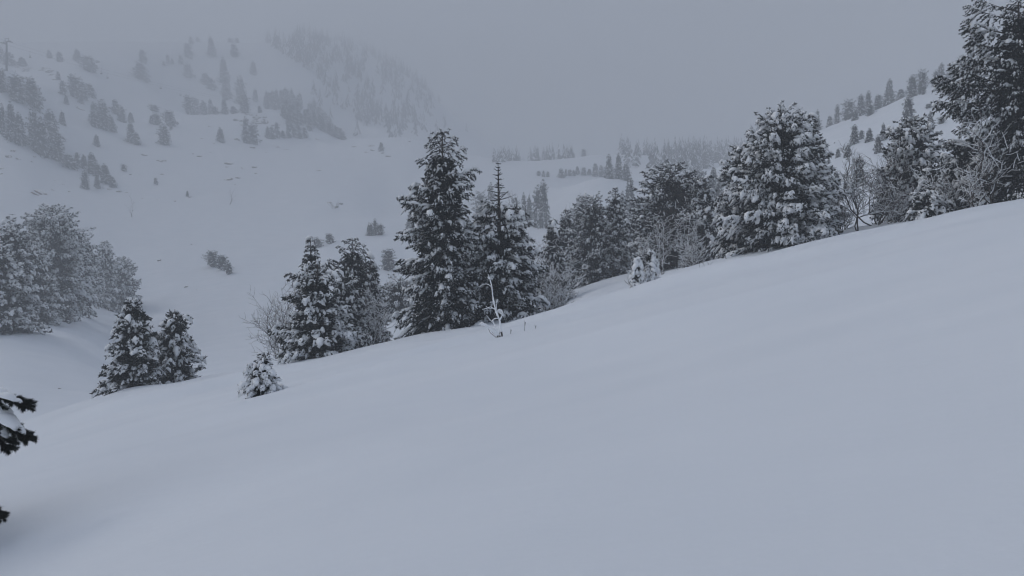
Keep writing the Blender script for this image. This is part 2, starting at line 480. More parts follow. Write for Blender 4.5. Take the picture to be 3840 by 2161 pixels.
def conifer(H, R, kind='spruce', shape='cone', seed=0, density=1.0, snow=0.6, big=1.0, sub=0, blades=12,
            size=1.0, shear=(0, 0), bare_spire=0.0, extra_tops=(), long_limbs=(), lean=(0, 0), frost=0.0, inner=1.0,
            side_bias=(0, 0, 0), gaps=0.12, powder=1.0, cull=True, wid=None, mod=0.30):
    """returns Geo trunk, Geo crown, Geo snow. size = tuft length in metres"""
    rng = np.random.default_rng(seed)
    gt, gc, gs = Geo(), Geo(), Geo()
    pf = prof(PROFILES[shape])
    # trunk
    n = 12
    t = np.linspace(0, 1, n)
    bend = np.stack([lean[0] * t ** 2 + 0.04 * np.sin(t * 7 + seed), lean[1] * t ** 2 + 0.04 * np.cos(t * 5 + seed), t * H], -1)
    rad = (0.020 * H + 0.03) * (1 - t) ** 0.85 + 0.012
    tb = bend.copy(); tb[0, 2] = -0.6
    tubes(gt, tb[None], rad[None], 8, 0)
    axis = lambda tt: np.stack([np.interp(tt, t, bend[:, 0]), np.interp(tt, t, bend[:, 1]), tt * H], -1)
    # limbs
    pine = kind == 'pine'
    step = (0.30 if pine else 0.26) * size / max(density, 0.2) ** 0.5
    nl = max(6, int(H * (1 - 0.02) / step))
    per = 6 if pine else 6
    lim = []
    for k in range(nl):
        tt = 0.02 + (k + rng.random() * 0.7) / nl * 0.975
        if tt > 1 - bare_spire:
            continue
        a0 = rng.random() * 6.28
        cnt = per if tt < 0.8 else max(3, per - 2)
        for j in range(cnt):
            az = a0 + (j + rng.random() * 0.5) / cnt * 6.283
            rr = R * pf(tt) * (0.80 + 0.32 * rng.random()) * (1 + side_bias[2] * math.cos(az - side_bias[0]))
            rr *= 1 + mod * float(vnoise(np.array([tt * H * 0.55 + seed * 3.1]), np.array([az * 1.1 + 40]))[0])
            if rng.random() < gaps:
                rr *= 0.68
            lim.append((tt, az, rr, 9))
    for q in long_limbs:
        lim.append(tuple(q) if len(q) == 4 else tuple(q) + (9,))
    lim = np.array(lim)
    K = len(lim); tt, az, L = lim[:, 0], lim[:, 1], np.maximum(lim[:, 2], 0.12)
    S = np.linspace(0, 1, 7)
    if pine:
        e0 = np.interp(tt, [0, .5, 1], [-0.05, 0.22, 0.35 if shape in ('round', 'bush') else 0.7]) + 0.15 * rng.standard_normal(K)
        dr = np.interp(tt, [0, .5, 1], [0.16, 0.30, 0.25]); up = np.interp(tt, [0, .6, 1], [0.10, 0.12, 0.35])
    else:
        e0 = np.interp(tt, [0, .5, 1], [-0.12, 0.05, 0.6]) + 0.10 * rng.standard_normal(K)
        dr = np.interp(tt, [0, .5, 1], [0.52, 0.50, 0.15]) * (0.7 + 0.5 * rng.random(K)); up = np.interp(tt, [0, .5, 1], [0.25, 0.25, 0.2])
    ov = lim[:, 3] < 8
    e0 = np.where(ov, lim[:, 3], e0); dr = np.where(ov, 0.22, dr)
    hor = L[:, None] * np.where(ov, np.cos(np.clip(e0, -1.4, 1.4)), 1.0)[:, None] * S[None]
    zz = L[:, None] * (np.tan(e0)[:, None] * S[None] - dr[:, None] * S[None] ** 2 + up[:, None] * S[None] ** 3)
    wob = 0.05 * L[:, None] * np.sin(S[None] * 4 + az[:, None] * 5)
    dirx, diry = np.cos(az)[:, None], np.sin(az)[:, None]
    B = axis(tt)[:, None] + np.stack([dirx * hor - diry * wob, diry * hor + dirx * wob, zz], -1)
    tubes(gt, B, (0.012 + 0.016 * L[:, None]) * (1 - 0.85 * S[None]), 4, 0)
    # twigs off each limb
    sp = (0.25 if pine else 0.20) * size / max(density, 0.2) ** 0.5
    TP, TD, TL, TT, TS = [], [], [], [], []
    for i in range(K):
        m_ = max(2, int(L[i] / sp))
        s_lo = 0.12 if L[i] < 1.0 else 0.30
        ss = s_lo + (np.arange(m_) + rng.random(m_) * 0.8) / m_ * (1 - s_lo)
        ss = np.append(ss, 1.0)
        for side in (-1, 1):
            p = np.stack([np.interp(ss, S, B[i, :, c]) for c in range(3)], -1)
            tl = (0.12 * size + (0.42 if pine else 0.40) * L[i] * (1.05 - ss)) * (0.7 + 0.6 * rng.random(len(ss)))
            tl = np.minimum(tl, 1.1) + (0.22 * size if lim[i, 3] < 8 else 0)
            ang = az[i] + side * (np.interp(ss, [0, 1], [1.15, 0.45]) + 0.2 * rng.standard_normal(len(ss)))
            el = (0.12 if pine else -0.28) + 0.3 * rng.standard_normal(len(ss)) * (1 if pine else 0.7)
            dd = np.stack([np.cos(ang) * np.cos(el), np.sin(ang) * np.cos(el), np.sin(el)], -1)
            TP.append(p); TD.append(dd); TL.append(tl); TT.append(np.full(len(ss), tt[i])); TS.append(ss)
    TP, TD, TL, TT, TS = map(np.concatenate, (TP, TD, TL, TT, TS))
    # tufts along the twigs
    tl0 = 0.30 * size
    PP, DD = [], []
    OUT = []
    cnt = np.maximum(1, np.ceil(TL / (tl0 * 0.85)).astype(int))
    for c in range(1, int(cnt.max()) + 1):
        k = cnt >= c
        fr = (c - 0.35) / cnt[k]
        q = TP[k] + TD[k] * (fr * TL[k])[:, None]
        q[:, 2] -= (0.10 if pine else 0.30) * (fr * TL[k]) ** 1.5
        d2 = TD[k].copy(); d2[:, 2] -= (0.0 if pine else 0.35) * fr
        PP.append(q); DD.append(d2); OUT.append(TS[k])
    PP, DD, OUT = np.concatenate(PP), unit(np.concatenate(DD)), np.concatenate(OUT)
    for (ttop, dx, dy) in extra_tops:             # further leaders
        pass
    # fewer shoots deep inside and on the side that faces away up the valley
    back = PP[:, 1] - axis(np.clip(PP[:, 2] / H, 0, 1))[:, 1]
    keep = (rng.random(len(PP)) < np.where(OUT > 0.5, 1.0, 0.45)) & (np.full(len(PP), not cull) | (rng.random(len(PP)) < np.where(back > 0.45 * R, 0.35, 1.0)))
    PP, DD, OUT = PP[keep], DD[keep], OUT[keep]
    n_ = len(PP)
    taper = np.clip(0.66 + 0.34 * (1 - PP[:, 2] / H) / 0.20, 0.66, 1.0)
    ls = tl0 * (0.8 + 0.5 * rng.random(n_)) * taper
    tufts(gc, PP, DD, ls, ls * (0.52 if pine else 0.42), rng, blades, 0, wid or (0.17 if pine else 0.16), 0.9 if pine else 0.75)
    # dark mass inside the crown, so the middle is closed
    ni = int(inner * 32 * H * max(R, 0.3) / size ** 1.6)
    ti = rng.random(ni) ** 1.25 * 0.86 * (1 - bare_spire * 1.3)
    ri = R * pf(ti) * 0.60 * (1 - 0.35 * ti) * np.sqrt(rng.random(ni)); ai = rng.random(ni) * 6.283
    IP = axis(ti) + np.stack([np.cos(ai) * ri, np.sin(ai) * ri, -0.12 * ri], -1)
    ID = unit(np.stack([np.cos(ai), np.sin(ai), rng.random(ni) * 0.8 - 0.5], -1))
    tufts(gc, IP, ID, np.full(ni, 0.5 * size), np.full(ni, 0.34 * size), rng, max(6, blades // 2), 0, 0.2, 1.0)
    if bare_spire:                                # leader with small whorls
        zt = np.linspace(1 - bare_spire, 0.985, int(bare_spire * H / 0.30) + 1) + rng.uniform(-.006, .006, int(bare_spire * H / 0.30) + 1)
        for q in zt:
            c0 = axis(np.array([q]))[0]
            r0 = (0.10 + 0.24 * (1 - q) * H) * (0.75 + 0.5 * rng.random())
            aa = np.arange(5) / 5 * 6.283 + rng.random() * 6 + 0.4 * rng.standard_normal(5)
            e = c0 + np.stack([np.cos(aa) * r0, np.sin(aa) * r0, 0.22 * r0 + 0.20 * r0 * rng.standard_normal(5)], -1) * (0.55 + 0.75 * rng.random((5, 1)))
            Pq = np.stack([np.tile(c0, (5, 1)), (c0 + e) / 2 + [0, 0, -0.02], e], 1)
            tubes(gc, Pq, np.tile([0.03, 0.025, 0.012], (5, 1)), 4, 0)
            tufts(gc, (c0 + e) / 2, e - c0, np.full(5, r0), np.full(5, 0.07), rng, 10, 0, 0.2, 1.0)
            sel = aa[:3]
            blobs(gs, ((c0 + e) / 2)[:3] + [0, 0, 0.03], (e - c0)[:3], np.full(3, r0 * 0.8), np.full(3, 0.07), np.full(3, 0.04), rng, 0, 0, 0.0)
    # snow on the outer tufts
    hr = np.clip(PP[:, 2] / H, 0, 1)
    prob = snow * np.clip(0.35 + 0.75 * OUT, 0, 1) * (1 - 0.55 * np.clip(-DD[:, 2], 0, 1))
    patch = vnoise(PP[:, 0] * 1.1 + seed, PP[:, 2] * 1.5 + PP[:, 1] * 0.8)
    k = rng.random(n_) < prob * np.clip(0.95 + 0.9 * patch, 0.25, 1.5)
    cl = 0.55 + 0.9 * rng.random(k.sum()) ** 1.5
    dS = DD[k].copy()
    radial = PP[k] - axis(hr[k]); radial[:, 2] = 0
    dS = unit(dS * 0.6 + unit(radial) * 0.7 + np.array([0, 0, -0.25 if pine else -0.35]))
    sl = ls[k] * (0.9 if pine else 0.70) * cl * big
    blobs(gs, PP[k] + np.array([0, 0, 0.04 * size]), dS, sl, sl * (0.52 if pine else 0.55), sl * (0.42 if pine else 0.38) * (0.8 + 0.5 * rng.random(len(sl))), rng, sub, 0, 0.55)
    # larger pads where several shoots hold one load
    k = (rng.random(n_) < (0.035 if pine else 0.02) * snow * big) & (OUT > 0.55)
    if k.sum():
        radial = PP[k] - axis(hr[k]); radial[:, 2] = 0
        dS = unit(unit(radial) + np.array([0, 0, -0.45])[None] + 0.3 * rng.standard_normal((int(k.sum()), 3)))
        sl = 0.42 * size * big * (0.7 + 0.7 * rng.random(k.sum()))
        blobs(gs, PP[k] + np.array([0, 0, 0.05 * size]), dS, sl * 1.1, sl * 0.66, sl * 0.30, rng, 3 if sub != 2 else 2, 0, 0.45)
    # long loads lying along the boughs
    k = (rng.random(K) < 0.75 * snow) & (L > 0.35)
    if k.any():
        for sc_ in ((0.78, 1.0), (0.5, 0.7)):
            kk = k & (rng.random(K) < sc_[1])
            pc = np.stack([[np.interp(sc_[0], S, B[i, :, c]) for c in range(3)] for i in np.where(kk)[0]]).reshape(-1, 3)
            j_ = 5 if sc_[0] > .7 else 4
            dd = unit(B[kk][:, j_ + 1] - B[kk][:, j_ - 1])
            LL = L[kk] * 0.36 * (0.7 + 0.6 * rng.random(kk.sum())) + 0.10
            blobs(gs, pc + np.array([0, 0, 0.05 * size]), dd, LL, (0.13 + 0.07 * L[kk]) * size * big * 0.9, (0.075 + 0.035 * L[kk]) * size * big * 0.8, rng, 3 if sub in (1, 2, 3) else 0, 0, 0.25)
    # powder caught all over the needles
    k = rng.random(n_) < 0.7 * powder
    tufts(gs, PP[k] + np.array([0, 0, 0.02]), unit(DD[k] + [0, 0, 0.25]), ls[k] * 0.9, ls[k] * 0.28, rng, max(2, int(blades * 0.25 * (0.4 + powder))), 0, 0.2, 0.8)
    sx, sy = shear
    zmax = max(a.reshape(-1, 3)[:, 2].max() for a in gc.v) if gc.v else H
    fz = H / zmax if zmax > H else 1.0
    def warp(v):
        v = v.copy()
        v[:, 2] *= fz
        w = np.clip(1 - v[:, 2] / (H * 0.75), 0, 1) ** 1.3
        v[:, 2] += w * (sx * v[:, 0] + sy * v[:, 1])
        return v
    return gt, gc, gs, warp

def make_tree(name, loc, label, cat, group=None, needle='needle', snowm='snow', **kw):
    gt, gc, gs, warp = conifer(**kw)
    o = root(name, loc, label, cat, group)
    link('trunk', gt.mesh('trunk', [M['bark']], warp), o)
    c = link('crown', gc.mesh('crown', [M[needle]], warp), o)
    link('snow_load', gs.mesh('snow_load', [M[snowm]], warp), c)['kind'] = 'stuff'
    return o

def thicket(H, spread, stems, seed, twigs=7, thick=0.03, snow=0.5, updir=1.0, depth=2, lean=(0, 0), curve=0.25, sweep=1.0):
    """leafless shrub: stems from one foot, two orders of twigs, snow along their tops"""
    rng = np.random.default_rng(seed)
    gw, gs = Geo(), Geo()
    def grow(P0, D, L, r0, level):
        m_ = (8, 6, 4)[level]
        S = np.linspace(0, 1, m_)
        K = len(P0)
        side = unit(rng.standard_normal((K, 3)))
        amp = curve * L
        Z = np.zeros((K, m_, 3))
        jit = np.cumsum(rng.standard_normal((K, m_, 3)) * 0.05, 1); jit[:, 0] = 0
        Z = P0[:, None] + D[:, None] * (S[None, :, None] * L[:, None, None]) + side[:, None] * (np.sin(S * 2.4)[None, :, None] * amp[:, None, None] * 0.4) + jit * L[:, None, None]
        Z[..., 2] += (0.10 if level else 0.0) * L[:, None] * S[None] ** 2 * updir
        R = r0[:, None] * (1 - 0.8 * S[None]) + 0.003
        tubes(gw, Z, R, 5 if level == 0 else 3, 0)
        T = unit(np.gradient(Z, axis=1))
        flat = 1 - np.abs(T[..., 2].mean(1))
        k = rng.random(K) < snow * np.clip(flat * 1.6 + 0.15, 0, 1)
        if k.any():
            Q = Z[k].copy(); Q[..., 2] += R[k] * 0.9 + 0.006
            tubes(gs, Q, R[k] * 0.95 + 0.010 + 0.010 * rng.random((int(k.sum()), 1)), 4 if level < 2 else 3, 0)
        if level < depth:
            n = twigs if level == 0 else max(3, twigs - 2)
            s_ = 0.22 + 0.76 * (np.arange(n)[None] + rng.random((K, n))) / n
            idx = s_ * (m_ - 1); i0 = np.clip(idx.astype(int), 0, m_ - 2); fr = (idx - i0)[..., None]
            kk = np.arange(K)[:, None]
            p = Z[kk, i0] * (1 - fr) + Z[kk, i0 + 1] * fr
            tt = T[kk, i0]
            out = unit(rng.standard_normal((K, n, 3)))
            out = unit(out - tt * (out * tt).sum(-1, keepdims=True))
            d = unit(tt * 0.75 + out * 0.85 + np.array([0, 0, 0.12]) * updir)
            Ln = (L[:, None] * (0.42 if level == 0 else 0.5) * (1.1 - 0.6 * s_) * (0.7 + 0.6 * rng.random((K, n))))
            rn = r0[:, None] * 0.45 * (1.1 - 0.7 * s_)
            grow(p.reshape(-1, 3), d.reshape(-1, 3), Ln.ravel(), rn.ravel() + 0.003, level + 1)
    az = rng.random(stems) * 6.283
    tilt = spread / H * sweep * np.sqrt(rng.random(stems)) * 0.9
    D = unit(np.stack([np.cos(az) * tilt + lean[0], np.sin(az) * tilt + lean[1], np.ones(stems)], -1))
    P0 = np.stack([np.cos(az), np.sin(az), np.zeros(stems)], -1) * (0.12 * spread * np.sqrt(rng.random(stems)))[:, None]
    P0[:, 2] = -0.25
    grow(P0, D, H * (0.65 + 0.4 * rng.random(stems)), np.full(stems, thick) * (0.7 + 0.5 * rng.random(stems)), 0)
    return gw, gs

def make_thicket(name, loc, label, cat='shrub', group=None, shear=(0, 0), **kw):
    gw, gs = thicket(**kw)
    o = root(name, loc, label, cat, group)
    w = link('stems', gw.mesh('stems', [M['twig']]), o)
    if gs.n:
        link('snow_lining', gs.mesh('snow_lining', [M['snow']]), w)['kind'] = 'stuff'
    return o

def at(Vx, D, sink=0.05):
    """point on the ground straight below column Vx of the 2576-wide view, D metres ahead"""
    x = (Vx * 1.4907 - 1920) / FOC * D
    return (x, D, hz(x, D) - sink)

def tree_at(name, Vx, D, Vtop, Vhw, label, cat, group=None, sink=0.05, Vb=None, **kw):
    """Vtop: row of the top in the 2576-wide view, Vhw: half width there"""
    if Vb is not None:                       # foot seen at that row: find the ground there
        D = ray(Vx * 1.4907, Vb * 1.4907, 56.0)[1]
    loc = at(Vx, D, sink)
    ztop = (HOR - Vtop * 1.4907) / FOC * D
    gx, gy = grad(loc[0], loc[1])
    H = ztop - loc[2]
    R = Vhw * 1.4907 / FOC * D
    kw.setdefault('shear', (gx * 0.9, gy * 0.9))
    return make_tree(name, loc, label, cat, group, H=H, R=R, **kw)

import time
_t0 = time.time()

# ------------------------------------------------------------------ the near trees
GP = 'snow laden conifers along the edge of the near slope'
LP = dict(kind='pine', sub=3, blades=12, big=1.3, density=0.72, size=1.08)          # plump snow cushions
LS = dict(kind='spruce', sub=4, blades=12, big=1.3, size=1.08, density=0.74)
def T(kind, Vx, D, Vtop, Vhw, label, seed, **kw):
    base = dict(LP if kind == 'pine_tree' else LS)
    if D >= 57 or D == 0:
        base.update(size=1.25, blades=10)
    base.update(kw)
    return tree_at(kind, Vx, D, Vtop, Vhw, label, 'tree', GP, seed=seed, **base)

T('pine_tree', 336, 45.5, 748, 84, 'short broad snow-loaded pine, left one of the touching pair at the lower left', 11, shape='cone', snow=0.85, powder=0.8, mod=.15, gaps=.08)
T('pine_tree', 440, 48.5, 776, 66, 'slimmer pine with a thin top, right one of the touching pair at lower left', 12, shape='cone', mod=.15, snow=0.85,
  long_limbs=((.72, .2, 1.0, .7), (.6, 3.0, 1.1, .2)))
T('pine_tree', 797, 47, 650, 94, 'stout pine with thick snow cushions and a bare shrub poking out at its left', 13, shape='pine', snow=0.8,
  long_limbs=((.35, 3.1, 2.7), (.28, 3.3, 2.8), (.5, 0, 2.1)))
T('spruce_tree', 780, 54, 600, 64, 'thin spruce top rising directly behind the stout cushioned pine', 14, shape='cone', snow=0.55, long_limbs=((.78, .1, 1.7, .3), (.7, 3, 1.6, .2)))
T('spruce_tree', 1112, 47.5, 322, 108, 'tallest spruce left of centre, ragged column with several tips', 15, shape='column', snow=0.62, gaps=0.4,
  long_limbs=((.66, 3.2, 2.55, .1), (.655, 3.0, 2.3, 0), (.74, .05, 2.3, .45), (.80, -.1, 1.7, .75), (.86, .2, 1.1, .95), (.89, 3.0, .7, 1.05),
              (.8, 3.2, 1.5, .5), (.58, 3.3, 2.0), (.37, 3.1, 2.7, .1), (.355, 2.9, 2.4, 0), (.2, 3.2, 3.2), (.12, 3.1, 3.3), (.7, 3.3, 1.9, .2), (.3, 3.3, 2.2), (.5, 0, 2.6), (.45, .3, 2.6)))
T('fir_tree', 1254, 50, 406, 146, 'slender fir with a bare needle-like leader, right of the tallest spruce', 16, shape='fir', snow=0.9, big=1.35, bare_spire=0.26, powder=0.8, gaps=.05, mod=.14)
T('spruce_tree', 888, 62, 597, 68, 'dark upright spruce between the cushioned pine and the tallest spruce', 17, shape='column', snow=0.4, gaps=0.25)
T('spruce_tree', 932, 65, 640, 48, 'lower spruce shoulder on the right flank of the dark upright spruce', 18, shape='narrow', snow=0.5)
T('pine_tree', 866, 56, 690, 52, 'half hidden pine with rounded snow tufts behind the stout cushioned pine', 19, shape='round', snow=0.6)
T('pine_tree', 1003, 74, 688, 48, 'small greyish pine just left of the tallest spruce', 20, shape='round', snow=0.75, big=1.1, Vb=800)
T('spruce_tree', 1186, 60, 560, 45, 'dim spruce in the gap between the tallest spruce and the fir', 21, shape='narrow', snow=0.5)

# hollow behind the edge, centre
T('spruce_tree', 1424, 66, 525, 42, 'narrow spruce at the left end of the clump in the central hollow', 22, shape='narrow', snow=0.6, Vb=722)
T('pine_tree', 1493, 66, 482, 80, 'pine with drooping white tufts in the middle of the central hollow clump', 23, shape='pine', snow=0.85, big=1.05, blades=12, size=0.9, Vb=706)
T('pine_tree', 1548, 70, 470, 46, 'taller narrow pine behind the drooping white tufts of the hollow clump', 24, shape='narrow', snow=0.7, size=0.9, Vb=694)
T('pine_tree', 1468, 84, 486, 34, 'rounded pine top peeping over the back of the hollow clump', 25, shape='round', snow=0.5, Vb=690)
T('pine_tree', 1692, 64, 402, 102, 'broad round-topped pine veiled by bare shrubs, left of the biggest snowy pine', 26, shape='round', snow=0.55, big=1.0, powder=1.2, Vb=668)
T('pine_tree', 1640, 74, 500, 60, 'low pine filling the gap at the left foot of the round-topped pine', 27, shape='bush', snow=0.6, Vb=672)

# biggest pine
T('pine_tree', 1965, 50, 259, 146, 'biggest snow-cushioned pine right of centre, broad cone with a blunt twin top', 28, shape='bigpine', mod=.12, gaps=.06, density=0.85, snow=0.85, big=1.35,
  long_limbs=((.3, 0, 4.6), (.45, .1, 3.9), (.62, 3.1, 2.6), (.55, 0.0, 3.4)))
T('pine_tree', 1862, 53.5, 362, 76, 'left flank pine with a thin pointed top leaning on the biggest pine', 29, shape='ragged', snow=0.85)
T('spruce_tree', 2038, 58, 288, 54, 'slim dark spruce behind the right shoulder of the biggest pine', 30, shape='ragged', snow=0.45, gaps=0.3)
T('pine_tree', 2072, 55, 430, 40, 'shorter pine under the right edge of the biggest pine', 31, shape='bush', snow=0.8)

# right-hand clump
T('pine_tree', 2292, 52, 292, 72, 'pine with a rounded snowy top standing left of the tall spruce at the right border', 32, shape='round', snow=0.7)
T('spruce_tree', 2562, 41, -30, 108, 'tall dark spruce at the right border, cut off by the top of the photo', 33, shape='column', snow=0.5, gaps=0.45, inner=1.3, powder=0.6, size=0.95, big=1.2,
  long_limbs=((.55, 3.1, 4.5, .15), (.56, 3.3, 4.1, .2), (.555, 2.95, 3.9, .15), (.535, 3.2, 4.0, .1), (.50, 3.05, 4.3, 0), (.485, 3.2, 3.9, 0), (.62, 3.1, 3.6, .15), (.66, 3.2, 3.3, .1), (.77, 3.1, 3.0, .25), (.79, 3.2, 3.1, .25), (.86, 3.1, 2.9, .3), (.72, 3.1, 2.7, .2), (.45, 3.1, 3.3, 0), (.9, 3.1, 2.4, .35), (.4, 3.3, 3.2)))
T('spruce_tree', 2452, 44.5, 306, 100, 'dark drooping spruce under the long limbs of the tall spruce at the right border', 34, shape='bush', snow=0.55, inner=1.3)
T('pine_tree', 2375, 47, 400, 70, 'dense shadowy pine between the rounded snowy top and the drooping spruce', 35, shape='round', snow=0.45)
T('pine_tree', 2330, 43, 478, 52, 'low bush-like pine bent under big snow pads at the right clump', 36, shape='bush', snow=0.8, big=1.35, powder=0.8, size=0.95)
T('spruce_tree', 2535, 43, 395, 70, 'dark low spruce under the tall spruce at the right border, behind the birch stems', 37, shape='bush', snow=0.6)
T('spruce_tree', 1392, 72, 548, 42, 'dim spruce filling the gap between the fir and the hollow clump', 43, shape='narrow', snow=0.6)
T('pine_tree', 1592, 0, 530, 52, 'dim pine filling the gap right of the hollow clump', 39, shape='round', snow=0.6, Vb=672)
T('pine_tree', 1775, 72, 452, 46, 'dim pine between the round-topped pine and the biggest pine', 40, shape='pine', snow=0.6)
T('spruce_tree', 2228, 60, 455, 40, 'small dark spruce behind the bare shrubs left of the right clump', 38, shape='narrow', snow=0.5)

# ------------------------------------------------------------------ frosted group at the left border
GL = 'frosted pines at the left border'
def L(Vx, D, Vtop, Vhw, label, seed, **kw):
    kw = {**dict(kind='pine', shape='pine', snow=0.8, big=1.2, size=1.9, blades=12, sub=0, powder=1.2, density=0.9, gaps=0.2), **kw}
    return tree_at('pine_tree', Vx, D, Vtop, Vhw, label, 'tree', GL, seed=seed, needle='needle', **kw)
L(28, 0, 543, 72, 'frosted pine with a hooked dark tip at the left border, the bird just above it', 41, Vb=832)
L(130, 0, 512, 88, 'broad dome-shaped frosted pine, the highest of the group at the left border', 42, shape='round', Vb=802)
L(78, 0, 600, 76, 'frosted pine in front of the dome-shaped one, its skirt spread on the snow', 43, Vb=808)
L(-12, 0, 610, 86, 'lowest frosted pine cut by the left border', 44, shape='round', Vb=838)
L(150, 0, 640, 58, 'frosted pine slanting down from the dome-shaped one to the bare shrubs', 45, Vb=800)
L(262, 0, 604, 44, 'narrow frosted pine right of the bare frosted shrubs', 46, shape='narrow', Vb=776)
L(305, 0, 640, 52, 'rightmost frosted pine of the left border group with stubby arms', 47, shape='ragged', Vb=780)
L(196, 0, 580, 52, 'frosted pine between the dome-shaped one and the narrow one', 48, shape='round', Vb=790)

# ------------------------------------------------------------------ small snow-buried trees on the near slope
def small_tree(Vx, D, Vtop, Vhw, label, seed, **kw):
    kw = {**dict(kind='pine', shape='cone', snow=1.0, big=1.35, size=0.55, blades=14, sub=3, powder=0.5, density=0.8), **kw}
    return tree_at('young_spruce', Vx, D, Vtop, Vhw, label, 'tree', None, seed=seed, sink=0.02, **kw)
small_tree(660, 24, 886, 50, 'small young spruce nearly buried in snow, alone on the near slope', 51, size=0.36, big=1.75, mod=.1, powder=.7)
small_tree(1603, 43, 648, 17, 'left one of two snow-wrapped saplings in front of the hollow', 52, big=2.0)
small_tree(1637, 43.5, 630, 21, 'right and taller one of two snow-wrapped saplings in front of the hollow', 53, big=2.0)
small_tree(920, 50, 838, 13, 'tiny shrub-like spruce right of the stout cushioned pine', 54, shape='bush', size=0.5)

# pine whose branches reach in at the left border, close to the camera
def near_pine():
    D = 10.3
    x, y = -9.65, D
    z0 = hz(x, y) - 0.05
    k = 1.4907 / FOC * D
    P = lambda vx, vy, dy=0.0: np.array([(vx - 10 - 1288) * k - x, dy, (631 - vy) * k - z0])      # place in the tree's own space
    gt, gc, gs, warp = conifer(H=3.6, R=1.1, kind='pine', shape='round', seed=61, density=0.7, snow=0.7, big=1.3, sub=3, blades=40, size=0.7, powder=0.2, inner=0.3, cull=False, wid=0.06)
    v_, f_, m_, s_ = gt.arrays()
    rng = np.random.default_rng(62)
    trunk_x = 0.0
    boughs = [([(0, 0, 2.0), (.9, .02, 2.05), P(-60, 1035), P(0, 1052), P(48, 1082), P(74, 1104)], .035),
              ([(0, 0, 2.35), (.9, .1, 2.45), P(-60, 1000, .1), P(0, 1003, .1), P(40, 1012, .1), P(60, 1022, .1)], .028),
              ([(0, 0, 1.7), (.9, -.1, 1.75), P(-50, 1075, -.1), P(-8, 1085, -.1), P(25, 1102, -.1), P(40, 1118, -.1)], .028),
              ([(0, 0, .8), (.9, -.05, .86), P(-70, 1275, -.05), P(-35, 1276, -.05), P(-5, 1284, -.05), P(8, 1290, -.05)], .022)]
    cl = []                                                    # needle clusters: centre, direction
    for pts, r0 in boughs:
        q = np.array([np.asarray(p, float) for p in pts])
        tt = np.linspace(0, 1, len(q)); ts = np.linspace(0, 1, 22)
        q = np.stack([pchip(tt, q[:, c][None], ts)[0] for c in range(3)], -1)
        tubes(gt, q[None], np.linspace(r0, .007, 22)[None], 7, 0)
        for i in range(7, 22):
            for s2 in (-1, 1):
                f = (22 - i) / 14
                L_ = 0.06 + 0.20 * f ** .6 * rng.uniform(.6, 1.1)
                d = unit(np.array([[rng.uniform(.5, 1.0), s2 * rng.uniform(.3, .9), rng.uniform(-.75, -.15)]]))[0]
                e = q[i] + d * L_
                mid = (q[i] + e) / 2 + np.array([0, 0, .012])
                tubes(gt, np.array([[q[i], mid, e]]), np.array([[.008, .006, .005]]), 4, 0)
                cl += [(e, d), (mid, d)]
        cl.append((q[-1], unit((q[-1] - q[-3])[None])[0]))
    for vx, vy in ((62, 1018), (46, 1012), (22, 1002), (75, 1103), (66, 1090), (56, 1112), (47, 1098), (36, 1116), (22, 1106), (30, 1088), (12, 1097), (5, 1110), (7, 1078), (20, 1064), (61, 1076), (3, 1053), (26, 1024), (40, 1122), (8, 1291), (1, 1287)):
        cl.append((P(vx, vy, rng.uniform(-.08, .08)), unit(np.array([[.8, rng.uniform(-.4, .4), rng.uniform(-.7, -.1)]]))[0]))
    C = np.array([c[0] for c in cl]); Dn = np.array([c[1] for c in cl])
    tufts(gc, C, Dn, np.full(len(C), .08), np.full(len(C), .048), rng, 130, 0, 0.045, 1.0)
    pads = [(30, 1058, .40, .30, .085, -.42), (2, 1040, .40, .34, .10, -.2), (-40, 1028, .5, .36, .10, -.05), (56, 1080, .16, .16, .05, -.7), (66, 1090, .10, .12, .035, -.8), (14, 1082, .2, .2, .05, -.4),
            (30, 1000, .26, .2, .055, -.15), (0, 992, .32, .24, .07, 0), (52, 1013, .13, .12, .03, -.4), (-45, 990, .45, .3, .08, 0), (45, 1098, .1, .1, .03, -.5), (-6, 1281, .16, .12, .035, -.2), (-40, 1270, .3, .2, .05, 0), (26, 1098, .12, .12, .03, -.5)]
    A = np.array([P(a_, b_, rng.uniform(-.05, .05)) for a_, b_, *_r in pads]); R_ = np.array([p[2:] for p in pads])
    blobs(gs, A + np.array([0, 0, .02]), np.stack([np.ones(len(A)), rng.uniform(-.15, .15, len(A)), R_[:, 3]], -1), R_[:, 0], R_[:, 1], R_[:, 2], rng, 2, 0, .3, .07)
    o = root('pine_tree', (x, y, z0), 'near pine outside the left border, only its snowy branch ends reach in', 'tree')
    link('trunk', gt.mesh('trunk', [M['bark']]), o)
    c = link('crown', gc.mesh('crown', [M['needle']]), o)
    link('snow_load', gs.mesh('snow_load', [M['snow']]), c)['kind'] = 'stuff'
near_pine()

